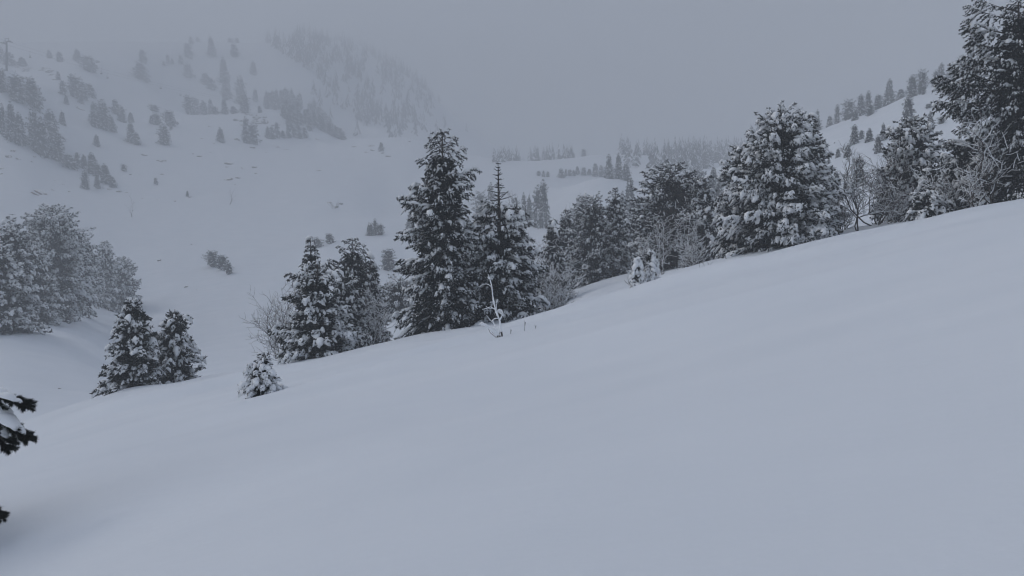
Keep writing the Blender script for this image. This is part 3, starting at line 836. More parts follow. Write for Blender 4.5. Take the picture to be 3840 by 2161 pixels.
# ------------------------------------------------------------------ leafless shrubs and saplings
GS = 'bare shrubs with snow along their twigs'
def S_(Vx, D, Vtop, Vhw, label, seed, **kw):
    Vb = kw.pop('Vb', None)
    if Vb:
        D = ray(Vx * 1.4907, Vb * 1.4907, 56.0)[1]
    loc = at(Vx, D, 0.0)
    H = (HOR - Vtop * 1.4907) / FOC * D - loc[2]
    kw = {**dict(stems=12, twigs=9, thick=0.035, snow=0.6), **kw}
    return make_thicket('bare_shrub', loc, label, 'shrub', GS, H=H, spread=Vhw * 1.4907 / FOC * D, seed=seed, **kw)
S_(728, 48, 730, 24, 'fan of bare twigs at the left side of the stout cushioned pine', 71, stems=10, snow=0.25, lean=(-.12, 0), thick=.022)
S_(925, 57, 725, 55, 'snow-lined bare shrub in front of the dark upright spruce', 72, stems=8, thick=0.035, snow=0.9)
S_(1325, 56, 560, 26, 'tall bare stems just right of the fir with the bare leader', 73, stems=6, thick=0.025, snow=0.4)
S_(1358, 57, 610, 42, 'dense bare thicket right of the fir with the bare leader', 74, stems=8, thick=0.02, snow=0.3)
S_(1385, 53, 690, 32, 'low arching twigs at the right foot of the fir with the bare leader', 75, stems=14, thick=0.025, snow=0.8, sweep=1.8)
S_(1655, 59, 520, 55, 'left half of the bare thicket veiling the round-topped pine', 76, stems=10, thick=0.022, snow=0.45)
S_(1728, 59, 510, 52, 'right half of the bare thicket veiling the round-topped pine', 77, stems=9, thick=0.02, snow=0.35)
S_(1745, 53, 610, 40, 'low bare twigs between the round-topped pine and the biggest pine', 78, stems=14, thick=0.022, snow=0.5)
S_(2158, 50, 385, 46, 'leaning bare birch-like tree left of the right clump', 79, stems=2, twigs=16, thick=0.075, snow=0.45, lean=(.08, 0))
S_(2205, 52, 345, 42, 'bare tree with upswept twigs beside the rounded snowy pine top', 80, stems=4, twigs=14, thick=0.055, snow=0.5)
S_(2120, 53, 500, 40, 'bare shrub at the right foot of the biggest pine', 81, stems=14, thick=0.03, snow=0.6)
S_(2250, 49, 450, 52, 'dense bare thicket in front of the rounded snowy pine top', 82, stems=12, thick=0.022, snow=0.5)
S_(2395, 42.5, 410, 55, 'bare tangle of snow-lined twigs under the drooping spruce', 83, stems=11, thick=0.022, snow=0.6)
S_(2500, 40.5, 300, 30, 'pale bare birch stems in front of the tall spruce at the right border', 84, stems=5, twigs=10, thick=0.045, snow=0.75)
S_(2455, 41, 420, 34, 'snow-lined bare shrub left of the pale birch stems', 85, stems=6, thick=0.03, snow=0.6)
S_(212, 0, 660, 24, 'frosted bare shrub between the frosted pines at the left border', 86, stems=10, thick=0.05, snow=1.0, Vb=772)
S_(246, 0, 700, 18, 'low frosted bare shrub on thin dark legs at the left border group', 87, stems=6, thick=0.06, snow=1.0, Vb=778)

# the white sapling in front of the fir, built stem by stem
def white_sapling():
    D = 26.5
    k = 1 / FOC * D
    x0, y0 = (1872 - 1920) * k, D
    z0 = hz(x0, y0)
    Y0 = HOR - z0 / D * FOC
    def P(zx, zy, dy=0.0):     # from a close-up of the photograph to metres in the sapling's own space
        X = 1780 + zx / 4.833; Y = 1000 + zy / 4.833
        return ((X - 1872) * k, dy, (Y0 - (Y + (Y0 - 1262))) * k)
    stems = [
        ([(500, 1265), (470, 1100), (455, 970), (400, 830), (360, 690), (330, 520), (318, 400), (290, 260), (262, 180), (245, 130)], .040, .010, 1),
        ([(455, 960), (490, 900), (512, 830), (470, 780), (415, 775)], .028, .012, 1),
        ([(395, 780), (392, 680), (405, 610), (425, 580)], .016, .006, 1),
        ([(385, 770), (320, 745), (250, 745), (140, 770)], .014, .005, 1),
        ([(330, 740), (290, 720), (240, 740), (205, 705)], .012, .005, 1),
        ([(325, 380), (280, 335), (215, 305), (140, 325), (85, 355)], .012, .004, 1),
        ([(430, 925), (370, 935), (335, 960), (345, 1010)], .014, .008, 1),
        ([(460, 1280), (415, 1180), (375, 1060), (345, 1010), (280, 950), (220, 870)], .022, .006, 1),
        ([(440, 1290), (380, 1190), (310, 1130), (240, 1070), (180, 1040), (120, 1040)], .030, .020, 2),
        ([(420, 1300), (350, 1240), (285, 1190), (255, 1130), (240, 1100)], .016, .008, 0),
        ([(430, 1300), (380, 1220), (320, 1180), (290, 1140)], .012, .006, 0),
        ([(480, 1275), (450, 1200), (440, 1150)], .012, .005, 0),
        ([(510, 1255), (505, 1200), (512, 1150)], .010, .004, 0),
        ([(470, 1285), (455, 1230), (462, 1170), (450, 1080)], .012, .005, 0),
        ([(330, 390), (340, 330), (370, 270), (360, 240)], .006, .003, 0)]
    gw, gs = Geo(), Geo()
    rng = np.random.default_rng(5)
    for i, (pts, r0, r1, sn) in enumerate(stems):
        dy = rng.uniform(-.12, .12)
        q = np.array([P(a, b_, dy * j / len(pts)) for j, (a, b_) in enumerate(pts)])
        tt = np.linspace(0, 1, len(q)); ts = np.linspace(0, 1, len(q) * 3)
        q = np.stack([pchip(tt, q[:, c][None], ts)[0] for c in range(3)], -1)
        if i in (0, 7, 8, 9, 10, 11, 12, 13):
            q = np.concatenate([[q[0] + [0.02, 0, -0.35]], q])
        R = np.linspace(r0, r1, len(q))
        tubes(gw, q[None], R[None] * 0.8, 6, 0)
        if sn:
            j0 = 3 if i in (0, 7, 8) else 0
            thick = 1.0 if sn == 1 else 2.0
            wob = 1 + 0.25 * rng.standard_normal(len(q) - j0)
            tubes(gs, (q[j0:] + [-0.006, -0.012, 0.010])[None], (R[j0:] * 0.92 * thick * wob + 0.006)[None], 8, 0)
    e = np.array([P(455, 790), P(130, 1040), P(262, 185), P(480, 840), P(330, 965)])
    blobs(gs, e, np.array([[1, 0, .1], [-1, 0, .3], [0.2, 0, 1], [.8, 0, -.5], [0, 0, 1.0]]), np.array([.20, .22, .10, .22, .10]), np.array([.12, .14, .07, .1, .06]), np.array([.07, .09, .06, .06, .05]), rng, 2, 0, .2)
    o = root('bare_sapling', (x0, y0, z0), 'white snow-plastered bare sapling standing in front of the fir', 'sapling')
    w = link('stems', gw.mesh('stems', [M['twig']]), o)
    link('snow_coating', gs.mesh('snow_coating', [M['snow']]), w)
    for dx, h, lab in ((0.95, .42, 'tall thin dry stalk right of the white sapling'), (1.35, .16, 'short dry stalk farthest right of the white sapling'), (0.42, .2, 'short dry stalk nearest the white sapling')):
        g = Geo()
        tubes(g, np.array([[[0, 0, -.1], [.01, 0, h * .5], [-.02, .01, h]], [[0, 0, h * .3], [.03, .02, h * .6], [.035, .02, h * .8]]]), np.array([[.010, .008, .004], [.006, .006, .014]]), 5, 0)
        s_ = link('dry_stalk', g.mesh('dry_stalk', [M['twig']]))
        s_.location = (x0 + dx, y0 + .3, hz(x0 + dx, y0 + .3))
        tag(s_, lab, 'stalk', 'dry stalks by the white sapling')
white_sapling()

def twig_thing(Vx, D, pts, label, r=.012, name='bare_twig'):
    x, y, z = at(Vx, D, 0)
    g = Geo()
    for line in pts:
        q = np.array([(a, b_, c) for a, b_, c in line], float)
        tubes(g, q[None], np.linspace(r, r * .35, len(q))[None], 5, 0)
    o = link(name, g.mesh(name, [M['twig']])); o.location = (x, y, z)
    tag(o, label, 'twig')
twig_thing(1582, 34, [[(0, 0, -.1), (.1, 0, .12), (.28, 0, .02), (.55, .05, -.02)], [(.12, 0, .12), (-.02, 0, .3), (-.05, 0, .55)], [(0, 0, .2), (-.15, 0, .3), (-.22, 0, .42)]], 'bent bare twig lying on the slope below the two wrapped saplings', .016)
twig_thing(1648, 37, [[(0, 0, -.05), (.1, 0, .10), (.2, 0, .12)], [(.05, 0, .05), (-.02, 0, .2)]], 'tiny twig on the slope right of the bent bare twig', .010)

for k, (vx, dd, a1, lab) in enumerate([(1432, 50, .4, 'thin dark twigs sticking out of the snow left of the central hollow'), (1462, 54, .3, 'low grassy twigs on the edge of the central hollow'),
                                  (1418, 47, .35, 'bent twig tips right of the low arching twigs'), (1776, 48, .4, 'twig tips at the left foot of the biggest pine'), (2095, 46, .35, 'short twigs at the right foot of the biggest pine')]):
    r_ = np.random.default_rng(300 + k)
    twig_thing(vx, dd, [[(q, 0, -.1), (q + r_.uniform(-.1, .1), 0, a1 * .5), (q + r_.uniform(-.35, .35), r_.uniform(-.1, .1), a1 * r_.uniform(.6, 1.3))] for q in np.linspace(-.4, .4, 6)], lab, .012)

# ------------------------------------------------------------------ far trees: a few shared crowns, one object per tree
VAR = {}
def variant(kind, slope, lod, i):
    key = (kind, slope, lod, i)
    if key in VAR:
        return VAR[key]
    shape = {'s': ['cone', 'narrow', 'ragged'], 'p': ['pine', 'round', 'bush'], 'r': ['round', 'round', 'bush']}[kind][i % 3]
    H, R = 10.0, {'s': 2.9, 'p': 3.4, 'r': 4.2}[kind]
    size, blades, dens = ((1.8, 8, 0.6), (2.6, 7, 0.55))[lod]
    seed = (ord(kind) * 7 + i * 31 + lod * 101)
    gt, gc, gs, warp = conifer(H=H, R=R, kind='spruce' if kind == 's' else 'pine', shape=shape, seed=seed, density=dens * 2.9 / R, snow=0.62, big=0.95, sub=4, blades=blades, size=size, cull=False, lean=({-1: -1.0, 0: 0, 1: 0.3}[slope], 0),
                               powder=1.0, inner=0.9, gaps=0.2, shear=({-1: -0.62, 0: 0.0, 1: 0.36}[slope], -0.1))
    VAR[key] = (gt.mesh('trunk', [M['bark']], warp), gc.mesh('crown', [M['needle']], warp), gs.mesh('snow_load', [M['snow']], warp), R)
    return VAR[key]

_cnt = [0]
def far_tree(X, Yt, Yb, W, kind, slope, label, group, dmin=50.0):
    _cnt[0] += 1
    x, d = ray(X, Yb, dmin)
    H = (Yb - Yt) / FOC * d
    px = (Yb - Yt) * 0.2667
    t_, c_, s_, R = variant(kind, slope, 0 if px > 16 else 1, _cnt[0] % 3)
    sc = max(W / 2 / FOC * d / R, 0.16 * H / R)
    z = hz(x, d)
    nm = {'s': 'spruce_tree', 'p': 'pine_tree', 'r': 'pine_tree'}[kind]
    rz = 0.0 if slope else (_cnt[0] * 1.7)
    if slope and _cnt[0] % 2:
        pass
    o = root(nm, (x, d, z - 0.04 * H), label, 'tree', group, rz, (sc, sc, H * 1.04 / 10.0))
    link('trunk', t_, o)
    c = link('crown', c_, o)
    link('snow_load', s_, c)['kind'] = 'stuff'
    return o

Z1 = lambda zx, zt, zb, w: (zx / 2.197, 100 + zt / 2.197, 100 + zb / 2.197, w / 2.197)
HL = 'trees scattered over the hillside on the left'
for zx, zt, zb, w, k, lab in [
    (10, 165, 290, 75, 's', 'misty spruce at the left border behind the lift pylon'),
    (78, 205, 322, 115, 's', 'misty conifer right behind the foot of the lift pylon'),
    (188, 250, 326, 92, 's', 'lone conifer on the crest right of the lift pylon'),
    (408, 190, 262, 48, 's', 'faint small conifer just right of the first lift chair'),
    (495, 205, 292, 62, 's', 'faint conifer second to the right of the first lift chair'),
    (640, 180, 282, 78, 's', 'faint taller conifer above the wide misty pine near the crest'),
    (735, 240, 366, 135, 'p', 'wide misty pine below the faint taller conifer near the crest'),
    (1180, 188, 300, 72, 's', 'faint slanting conifer above the large oval pine near the lift chairs'),
    (1165, 280, 440, 140, 'p', 'large oval misty pine right of the pair of lift chairs'),
    (1350, 282, 322, 28, 's', 'left one of a faint trio of tiny conifers high on the hillside'),
    (1385, 230, 312, 36, 's', 'middle one of a faint trio of tiny conifers high on the hillside'),
    (1420, 260, 312, 36, 's', 'right one of a faint trio of tiny conifers high on the hillside'),
    (1490, 230, 312, 46, 's', 'faint thin conifer just right of the trio of tiny conifers'),
    (1555, 135, 262, 84, 's', 'faint big conifer below the crest, first of three in a row'),
    (1552, 300, 422, 100, 'p', 'faint rounded pine beneath the first of three crest conifers'),
    (1576, 78, 140, 50, 's', 'very faint conifer sticking up over the crest left'),
    (1632, 68, 112, 42, 's', 'very faint short conifer on the crest'),
    (1745, 80, 242, 92, 's', 'faint tall conifer below the crest, second of three in a row'),
    (1935, 140, 252, 82, 's', 'faint conifer below the crest, third of three in a row'),
    (1900, 70, 110, 50, 's', 'very faint conifer on the crest right'),
    (1955, 80, 125, 45, 's', 'very faint conifer slightly below the crest at the right'),
    (1700, 380, 480, 100, 's', 'blurred conifer at the upper left of the misty grove'),
    (1745, 420, 520, 90, 's', 'blurred conifer at the lower left of the misty grove'),
    (1850, 250, 470, 110, 's', 'tall blurred conifer in the middle of the misty grove'),
    (1868, 400, 600, 100, 's', 'blurred conifer low in the middle of the misty grove'),
    (1990, 400, 640, 110, 's', 'tallest blurred conifer of the misty grove, right side'),
    (2090, 280, 400, 70, 's', 'blurred conifer at the upper right of the misty grove'),
    (14, 330, 540, 85, 'r', 'dark rounded pine cut by the left border under the pylon'),
    (140, 365, 610, 150, 'p', 'left half of the big dark double pine under the pylon'),
    (268, 405, 655, 165, 'p', 'right half of the big dark double pine under the pylon'),
    (480, 365, 440, 40, 's', 'slim little conifer above the string of shrubs below the rocks'),
    (520, 440, 562, 62, 's', 'ragged conifer in the string of shrubs below the rocks'),
    (548, 560, 642, 48, 's', 'lowest little conifer of the string of shrubs below the rocks'),
    (622, 390, 582, 130, 'p', 'big blocky pine right of the string of shrubs'),
    (685, 440, 600, 95, 'p', 'pine leaning against the right side of the big blocky pine'),
    (668, 560, 634, 50, 's', 'small conifer at the foot of the big blocky pine'),
    (748, 468, 582, 80, 's', 'pale conifer fading behind the big blocky pine'),
    (20, 630, 885, 62, 's', 'thin dark spruce at the left border above the dark cluster'),
    (98, 615, 940, 120, 's', 'tall pointed spruce, left one of the big dark cluster'),
    (165, 700, 975, 120, 's', 'spruce second from left in the big dark cluster'),
    (285, 660, 1010, 120, 's', 'tall spruce in the middle of the big dark cluster'),
    (345, 740, 1060, 175, 'p', 'broadest tree of the big dark cluster, snow on its edge'),
    (425, 672, 960, 165, 's', 'spruce with long right-hand limbs in the big dark cluster'),
    (475, 880, 1100, 140, 's', 'lowest spruce at the right end of the big dark cluster'),
    (515, 690, 812, 62, 's', 'small leaning spruce alone right of the big dark cluster'),
    (785, 610, 822, 105, 's', 'left spruce of the dark group in the middle of the hillside'),
    (858, 600, 845, 130, 's', 'highest spruce of the dark group in the middle of the hillside'),
    (920, 730, 862, 100, 's', 'low spruce at the right foot of the dark group in the middle'),
    (955, 595, 722, 78, 's', 'upper spruce of the slanting pair right of the dark group'),
    (1005, 645, 785, 90, 's', 'lower spruce of the slanting pair right of the dark group'),
    (1080, 700, 788, 60, 's', 'small pointed conifer right of the slanting pair'),
    (1272, 642, 706, 92, 'r', 'dome-shaped pine on top of the stacked trio'),
    (1288, 700, 812, 88, 'p', 'larger conifer under the dome-shaped pine'),
    (1250, 728, 800, 46, 's', 'little conifer left beneath the dome-shaped pine'),
    (1400, 680, 822, 112, 'r', 'egg-shaped pine right of the stacked trio'),
    (1410, 806, 846, 30, 's', 'tiny bush under the egg-shaped pine'),
    (1085, 790, 962, 108, 's', 'spruce standing alone below the small pointed conifer'),
    (1130, 870, 975, 66, 's', 'low spruce attached at the right of the lone spruce'),
    (1358, 800, 972, 122, 's', 'bushy spruce below the egg-shaped pine'),
    (798, 890, 986, 62, 's', 'small ragged spruce under the dark group in the middle'),
    (572, 1050, 1165, 120, 's', 'low dark conifer trailing from the big dark cluster'),
    (640, 1030, 1150, 62, 's', 'left thin conifer of the small lower group'),
    (695, 1050, 1172, 70, 's', 'second thin conifer of the small lower group'),
    (765, 1030, 1215, 112, 's', 'tallest spruce of the small lower group'),
    (815, 1130, 1240, 80, 's', 'spruce behind the right shoulder of the small lower group'),
    (875, 1130, 1300, 120, 's', 'right spruce of the small lower group'),
    (930, 1230, 1325, 70, 's', 'trailing spruce at the right foot of the small lower group'),
    (705, 1180, 1335, 80, 's', 'front left spruce of the small lower group'),
    (802, 1220, 1330, 56, 's', 'front middle spruce of the small lower group'),
    (1020, 1130, 1196, 56, 'r', 'small round bush pine right of the small lower group'),
    (1285, 1245, 1297, 38, 's', 'tiny conifer alone on the lower hillside'),
    (1545, 1350, 1402, 28, 's', 'tiny upright shrub beside a rock low on the hillside'),
    (1560, 560, 722, 100, 'p', 'left pine of the grey row on the knoll ridge'),
    (1612, 570, 722, 80, 'p', 'second pine of the grey row on the knoll ridge'),
    (1680, 605, 722, 90, 's', 'low conifer in the middle of the grey row on the knoll ridge'),
    (1738, 590, 722, 62, 's', 'pointed conifer in the grey row on the knoll ridge'),
    (1775, 655, 724, 70, 's', 'short conifer closing the grey row on the knoll ridge'),
    (1852, 590, 722, 78, 's', 'dark pointed spruce standing free on the knoll ridge'),
    (1930, 655, 718, 80, 's', 'short conifer right of the free spruce on the knoll ridge'),
    (2020, 540, 712, 110, 's', 'blurred spruce on the knoll ridge left of the second pylon'),
    (1820, 825, 948, 78, 's', 'single spruce at the left foot of the rocky knoll'),
    (2030, 730, 962, 80, 's', 'tall narrow conifer standing against the rocky knoll'),
    (2085, 770, 968, 110, 'p', 'shaggy conifer beside the narrow one against the rocky knoll'),
]:
    X, Yt, Yb, W = Z1(zx, zt, zb, w)
    far_tree(X, Yt, Yb, W, k, -1, lab, HL)
far_tree(765/2.133+600, 80+530/2.133, 80+640/2.133, 24, 's', -1, 'thin blurred conifer directly above the second pylon', HL, 600)
for zx, zt, zb, w, k, lab in [(20, 640, 760, 60, 's', 0)]:
    pass

# the wooded knoll: conifers side by side
rng = np.random.default_rng(21)
GK = 'grey conifers crowding the wooded knoll'
poly_top = prof([(840, 640), (880, 590), (1030, 565), (1100, 600), (1160, 640), (1290, 730), (1380, 840), (1470, 950)])
poly_bot = prof([(840, 700), (900, 700), (1000, 800), (1010, 850), (1130, 900), (1250, 865), (1330, 890), (1400, 925), (1475, 958)])
def knoll_tree(zx, zb, h, w, k):
    X, Yb = 600 + zx / 2.133, 80 + zb / 2.133
    far_tree(X, Yb - h / 2.133, Yb, w / 2.133, k, -1, 'grey misty conifer in the crowd covering the wooded knoll', GK)
for i in range(100):
    zx = rng.uniform(850, 1465)
    a, b_ = poly_top(zx) + 62, poly_bot(zx)
    if b_ < a:
        a = b_ - 4
    zb = a + (b_ - a) * (i / 100)
    knoll_tree(zx, zb, rng.uniform(85, 145) * (0.7 if zx > 1380 else 1), rng.uniform(42, 64), 's' if rng.random() < .85 else 'p')
for zx in (860, 905, 950, 990, 1035, 1075, 1110):
    knoll_tree(zx, 704, 100 + 22 * math.sin(zx * 3), 54, 'p' if zx < 900 else 's')
for zx in (865, 900, 940, 985, 1030, 1080, 1120, 1160):
    knoll_tree(zx, 938 + 4 * math.sin(zx), rng.uniform(60, 130), 56, 's')
far_tree(600 + 800 / 2.133, 80 + 672 / 2.133, 80 + 735 / 2.133, 18, 's', -1, 'small pointed conifer on the snowy rim right under the second pylon', GK)

# middle distance
Z3 = lambda zx, zt, zb, w: (1400 + zx / 1.686, 440 + zt / 1.686, 440 + zb / 1.686, w / 1.686)
HM = 'misty trees in the middle distance'
for zx, zt, zb, w, k, lab in [
    (1045, 340, 372, 32, 'r', 'left tiny tree of the isolated three on the far snow'),
    (1075, 335, 374, 24, 's', 'middle tiny tree of the isolated three on the far snow'),
    (1103, 342, 376, 28, 'r', 'right tiny tree of the isolated three on the far snow'),
    (1188, 320, 381, 56, 's', 'leftmost dark conifer of the row behind the white hump'),
    (1217, 325, 378, 24, 's', 'thin conifer second in the row behind the white hump'),
    (1243, 328, 376, 38, 's', 'conifer third in the row behind the white hump'),
    (1266, 330, 372, 30, 's', 'conifer fourth in the row behind the white hump'),
    (1290, 312, 364, 36, 's', 'pointed conifer on the left shoulder of the white hump'),
    (1330, 312, 364, 46, 'r', 'round tree on top of the white hump'),
    (1366, 325, 366, 40, 's', 'low tree right of the round tree on the white hump'),
    (1405, 285, 375, 50, 's', 'taller conifer on the right shoulder of the white hump'),
    (1440, 300, 382, 44, 's', 'conifer at the right end of the row behind the white hump'),
    (1490, 230, 386, 84, 's', 'tall grey spruce left of the misty belt'),
    (1550, 220, 392, 66, 's', 'tall slim grey spruce at the left edge of the misty belt'),
    (1598, 280, 400, 70, 's', 'grey spruce at the lower left of the misty belt'),
    (1175, 205, 252, 30, 's', 'faint spruce on the far ridge, left of the smallest one'),
    (1230, 195, 246, 38, 's', 'faint spruce on the far ridge next to the smallest one'),
    (1265, 215, 244, 22, 's', 'smallest faint spruce on the far ridge'),
    (1330, 190, 238, 42, 'r', 'faint round tree at the right end of the far ridge'),
    (1075, 385, 690, 100, 's', 'misty spruce with layered limbs behind the bare stems'),
    (1040, 425, 690, 70, 's', 'lower twin touching the misty layered spruce at its left'),
    (950, 472, 670, 48, 's', 'thin misty spruce right of the fir leader'),
    (986, 490, 670, 42, 's', 'second thin misty spruce right of the fir leader'),
    (897, 480, 650, 62, 'r', 'misty rounded pine right behind the fir'),
    (680, 460, 640, 110, 'r', 'misty rounded pine between the tallest spruce and the fir leader'),
    (742, 405, 620, 52, 's', 'misty spruce just behind the fir leader'),
    (1316, 475, 700, 84, 'p', 'misty pine behind the hollow clump'),
    (1622, 358, 640, 112, 's', 'tall misty spruce left of the round-topped pine'),
    (1575, 460, 650, 60, 's', 'lower misty spruce left of the round-topped pine'),
    (2075, 300, 520, 86, 'p', 'misty pine right behind the round-topped pine'),
    (2150, 312, 560, 70, 's', 'misty spruce in the gap before the biggest pine'),
    (2110, 370, 560, 80, 'p', 'misty low pine in the gap before the biggest pine'),
    (2185, 380, 560, 80, 'p', 'misty pine half hidden by the left flank pine'),
    (232, 600, 722, 80, 's', 'dim spruce peeping out left of the tallest spruce'),
    (38, 672, 748, 66, 'p', 'right bush of the three trees on the snowy rim left of the tallest spruce'),
    (10, 640, 750, 42, 's', 'pointed middle one of the three trees on the snowy rim'),
    (-22, 665, 755, 56, 'p', 'left bush of the three trees on the snowy rim'),
    (95, 830, 970, 105, 'p', 'small fluffy pine alone on the snow left of the tallest spruce'),
]:
    X, Yt, Yb, W = Z3(zx, zt, zb, w)
    far_tree(X, Yt, Yb, W, k, 0, lab, HM, 62)
for X, Yt, Yb, W, k, lab in [(1192, 888, 928, 40, 'p', 'little round bush behind the stout cushioned pine'),
                             (1238, 874, 914, 46, 'p', 'little twin-tipped bush on the rim right of the round bush'),
                             (800, 935, 1000, 60, 'r', 'top of the sloping dark shrub pine alone in the white bowl'),
                             (836, 955, 1012, 56, 'r', 'middle of the sloping dark shrub pine alone in the white bowl'),
                             (858, 985, 1028, 36, 'r', 'low end of the sloping dark shrub pine alone in the white bowl')]:
    far_tree(X, Yt, Yb, W, k, -1, lab, HM, 62)

Z5 = lambda zx, zt, zb, w: (3100 + zx / 1.686, zt / 1.686, zb / 1.686, w / 1.686)
HR = 'trees on the hill at the right'
for zx, zt, zb, w, k, lab in [
    (-70, 190/1.686*0+640, 0, 0, 's', None),
    (20, 725, 792, 46, 's', 'faint spruce, lowest on the right-hand ridge'),
    (66, 650, 775, 46, 's', 'faint pointed spruce low on the right-hand ridge'),
    (140, 620, 755, 88, 'r', 'rounded grey pine on the lower right-hand ridge'),
    (215, 590, 732, 70, 's', 'grey pine right of the rounded one on the ridge'),
    (262, 565, 705, 56, 's', 'grey spruce rising over its neighbours on the lower ridge'),
    (178, 690, 762, 46, 's', 'small dark conifer just below the ridge line'),
    (276, 655, 732, 62, 'r', 'small dark bush pine just below the ridge line'),
    (325, 590, 680, 58, 's', 'low conifer left of the tall ridge spruce'),
    (395, 490, 652, 88, 's', 'tall spruce in the middle of the right-hand ridge'),
    (470, 558, 622, 60, 's', 'low conifer right of the tall ridge spruce'),
    (540, 470, 612, 84, 's', 'grey pine on the upper ridge, left of the round-headed one'),
    (604, 430, 592, 70, 'r', 'round-headed pine on the upper ridge'),
    (612, 568, 598, 28, 'r', 'tiny bush at the foot of the round-headed ridge pine'),
    (690, 440, 545, 60, 's', 'grey spruce right of the round-headed ridge pine'),
    (722, 388, 530, 84, 's', 'grey spruce at the left of the high ridge cluster'),
    (792, 382, 502, 84, 's', 'grey spruce at the right of the high ridge cluster'),
    (850, 320, 470, 84, 's', 'faint spruce climbing the ridge behind the long limbs'),
    (905, 240, 430, 100, 's', 'faint large spruce high on the ridge behind the long limbs'),
    (985, 225, 400, 95, 's', 'faint spruce highest on the ridge beside the tall border spruce'),
    (515, 600, 800, 92, 's', 'spruce with a twin body standing alone below the ridge'),
    (655, 700, 815, 66, 's', 'spruce alone above the rounded snowy pine top'),
    (726, 735, 782, 52, 'r', 'low shrub right of the spruce above the rounded snowy pine'),
    (645, 655, 682, 46, 'r', 'flat dark shrub on the slope under the high ridge'),
    (786, 548, 602, 80, 'r', 'low grey shrub under the high ridge cluster'),
    (175, 785, 912, 68, 's', 'upper left spruce of the small group on the right-hand slope'),
    (220, 820, 886, 36, 's', 'thin companion right of the upper left slope spruce'),
    (268, 808, 900, 58, 's', 'conifer in the centre of the right-hand slope'),
    (358, 775, 892, 44, 's', 'slim conifer right of the centre of the right-hand slope'),
    (325, 850, 972, 64, 's', 'conifer below the slim one on the right-hand slope'),
    (132, 905, 992, 54, 's', 'lower left spruce of the small group on the right-hand slope'),
    (72, 940, 1000, 36, 's', 'small spruce at the left of the right-hand slope'),
    (12, 1010, 1042, 26, 's', 'tiny conifer at the edge of the biggest pine'),
    (205, 990, 1180, 110, 's', 'spruce behind the leaning bare birch-like tree'),
    (60, 1080, 1180, 60, 's', 'grey conifer just right of the biggest pine'),
    (118, 1150, 1200, 34, 's', 'small grey conifer between the biggest pine and the birch-like tree'),
    (870, 530, 575, 60, 'r', 'low grey bush under the long limbs of the border spruce'),
]:
    if lab is None:
        continue
    X, Yt, Yb, W = Z5(zx, zt, zb, w)
    far_tree(X, Yt, Yb, W, k, 1, lab, HR, 90)
Zb = lambda zx, zt, zb, w: (2500 + zx / 1.8125, 300 + zt / 1.8125, 300 + zb / 1.8125, w / 1.8125)
for zx, zt, zb, w, k, lab in [
    (455, 440, 520, 46, 's', 'grey conifer at the top of the white strip left of the biggest pine'),
    (500, 405, 510, 50, 's', 'grey conifer touching the left flank pine above the white strip'),
    (345, 485, 560, 90, 'p', 'grey bush pine on the rim of the white strip'),
    (255, 478, 600, 70, 'p', 'grey pine at the left end of the white strip'),
    (895, 190, 330, 56, 'p', 'misty pine seen between the biggest pine and its slim neighbour'),
    (1022, 185, 330, 66, 's', 'misty spruce right behind the slim dark spruce'),
    (320, 590, 700, 66, 's', 'dim pointed conifer under the white strip'),
    (370, 625, 740, 84, 'p', 'dim pine under the white strip near the left flank pine'),
    (210, 590, 740, 80, 'p', 'dim pine right of the round-topped pine'),
]:
    X, Yt, Yb, W = Zb(zx, zt, zb, w)
    far_tree(X, Yt, Yb, W, k, 1 if zx > 800 else 0, lab, HR if zx > 800 else HM, 90)

# ------------------------------------------------------------------ far-off woods that read as one mass
def wood(name, pts, seed, blades=30, mat='needle', frac=.2):
    """pts: (x, y, height, radius) per tree; every tree is a ragged cone of sprays"""
    rng = np.random.default_rng(seed)
    P = np.array(pts); K = len(P)
    z = height(P[:, 0], P[:, 1]) - 0.5
    g = Geo()
    t = np.linspace(0.03, 1.0, blades)[None] + rng.uniform(-.02, .02, (K, blades))
    a = rng.random((K, blades)) * 6.283
    rr = P[:, 3:4] * np.interp(t, [0, .12, .5, 1], [.85, 1, .62, .08]) * rng.uniform(.7, 1.2, (K, blades))
    c = np.stack([np.broadcast_to(P[:, 0:1], t.shape), np.broadcast_to(P[:, 1:2], t.shape), z[:, None] + np.clip(t, 0, 1) * P[:, 2:3]], -1)
    d = np.stack([np.cos(a), np.sin(a), np.full_like(a, -.25)], -1)
    w = np.stack([-np.sin(a), np.cos(a), np.zeros_like(a)], -1) * (rr * 0.55)[..., None]
    up = np.array([0, 0, 1.0]) * (P[:, 2:3, None] / blades * 3.2)
    tip = c + d * rr[..., None]
    V = np.stack([c + up, tip + w * .6 , tip + d * (rr * .15)[..., None] - up * .5, tip - w * .6], 2)
    b_ = np.arange(K * blades) * 4
    f = np.concatenate([np.stack([b_, b_ + 1, b_ + 2], -1), np.stack([b_, b_ + 2, b_ + 3], -1)])
    snow = rng.random(K * blades) < frac
    g.add(V.reshape(-1, 3), f, 0)
    v_, f_, m_, s_ = g.arrays()
    m_[:] = np.concatenate([snow, snow]).astype(np.int32)
    g.m = [m_]
    o = link(name, g.mesh(name, [M[mat], M['snow']]))
    o['kind'] = 'stuff'
    return o

rng = np.random.default_rng(31)
def scatter(fn, n, h, r, dmin):
    out = []
    tries = 0
    while len(out) < n and tries < n * 12:
        tries += 1
        q = fn()
        if q is None:
            continue
        x, d = ray(q[0], q[1], dmin)
        hh = rng.uniform(*h)
        out.append((x, d, hh, hh * rng.uniform(*r)))
    return out
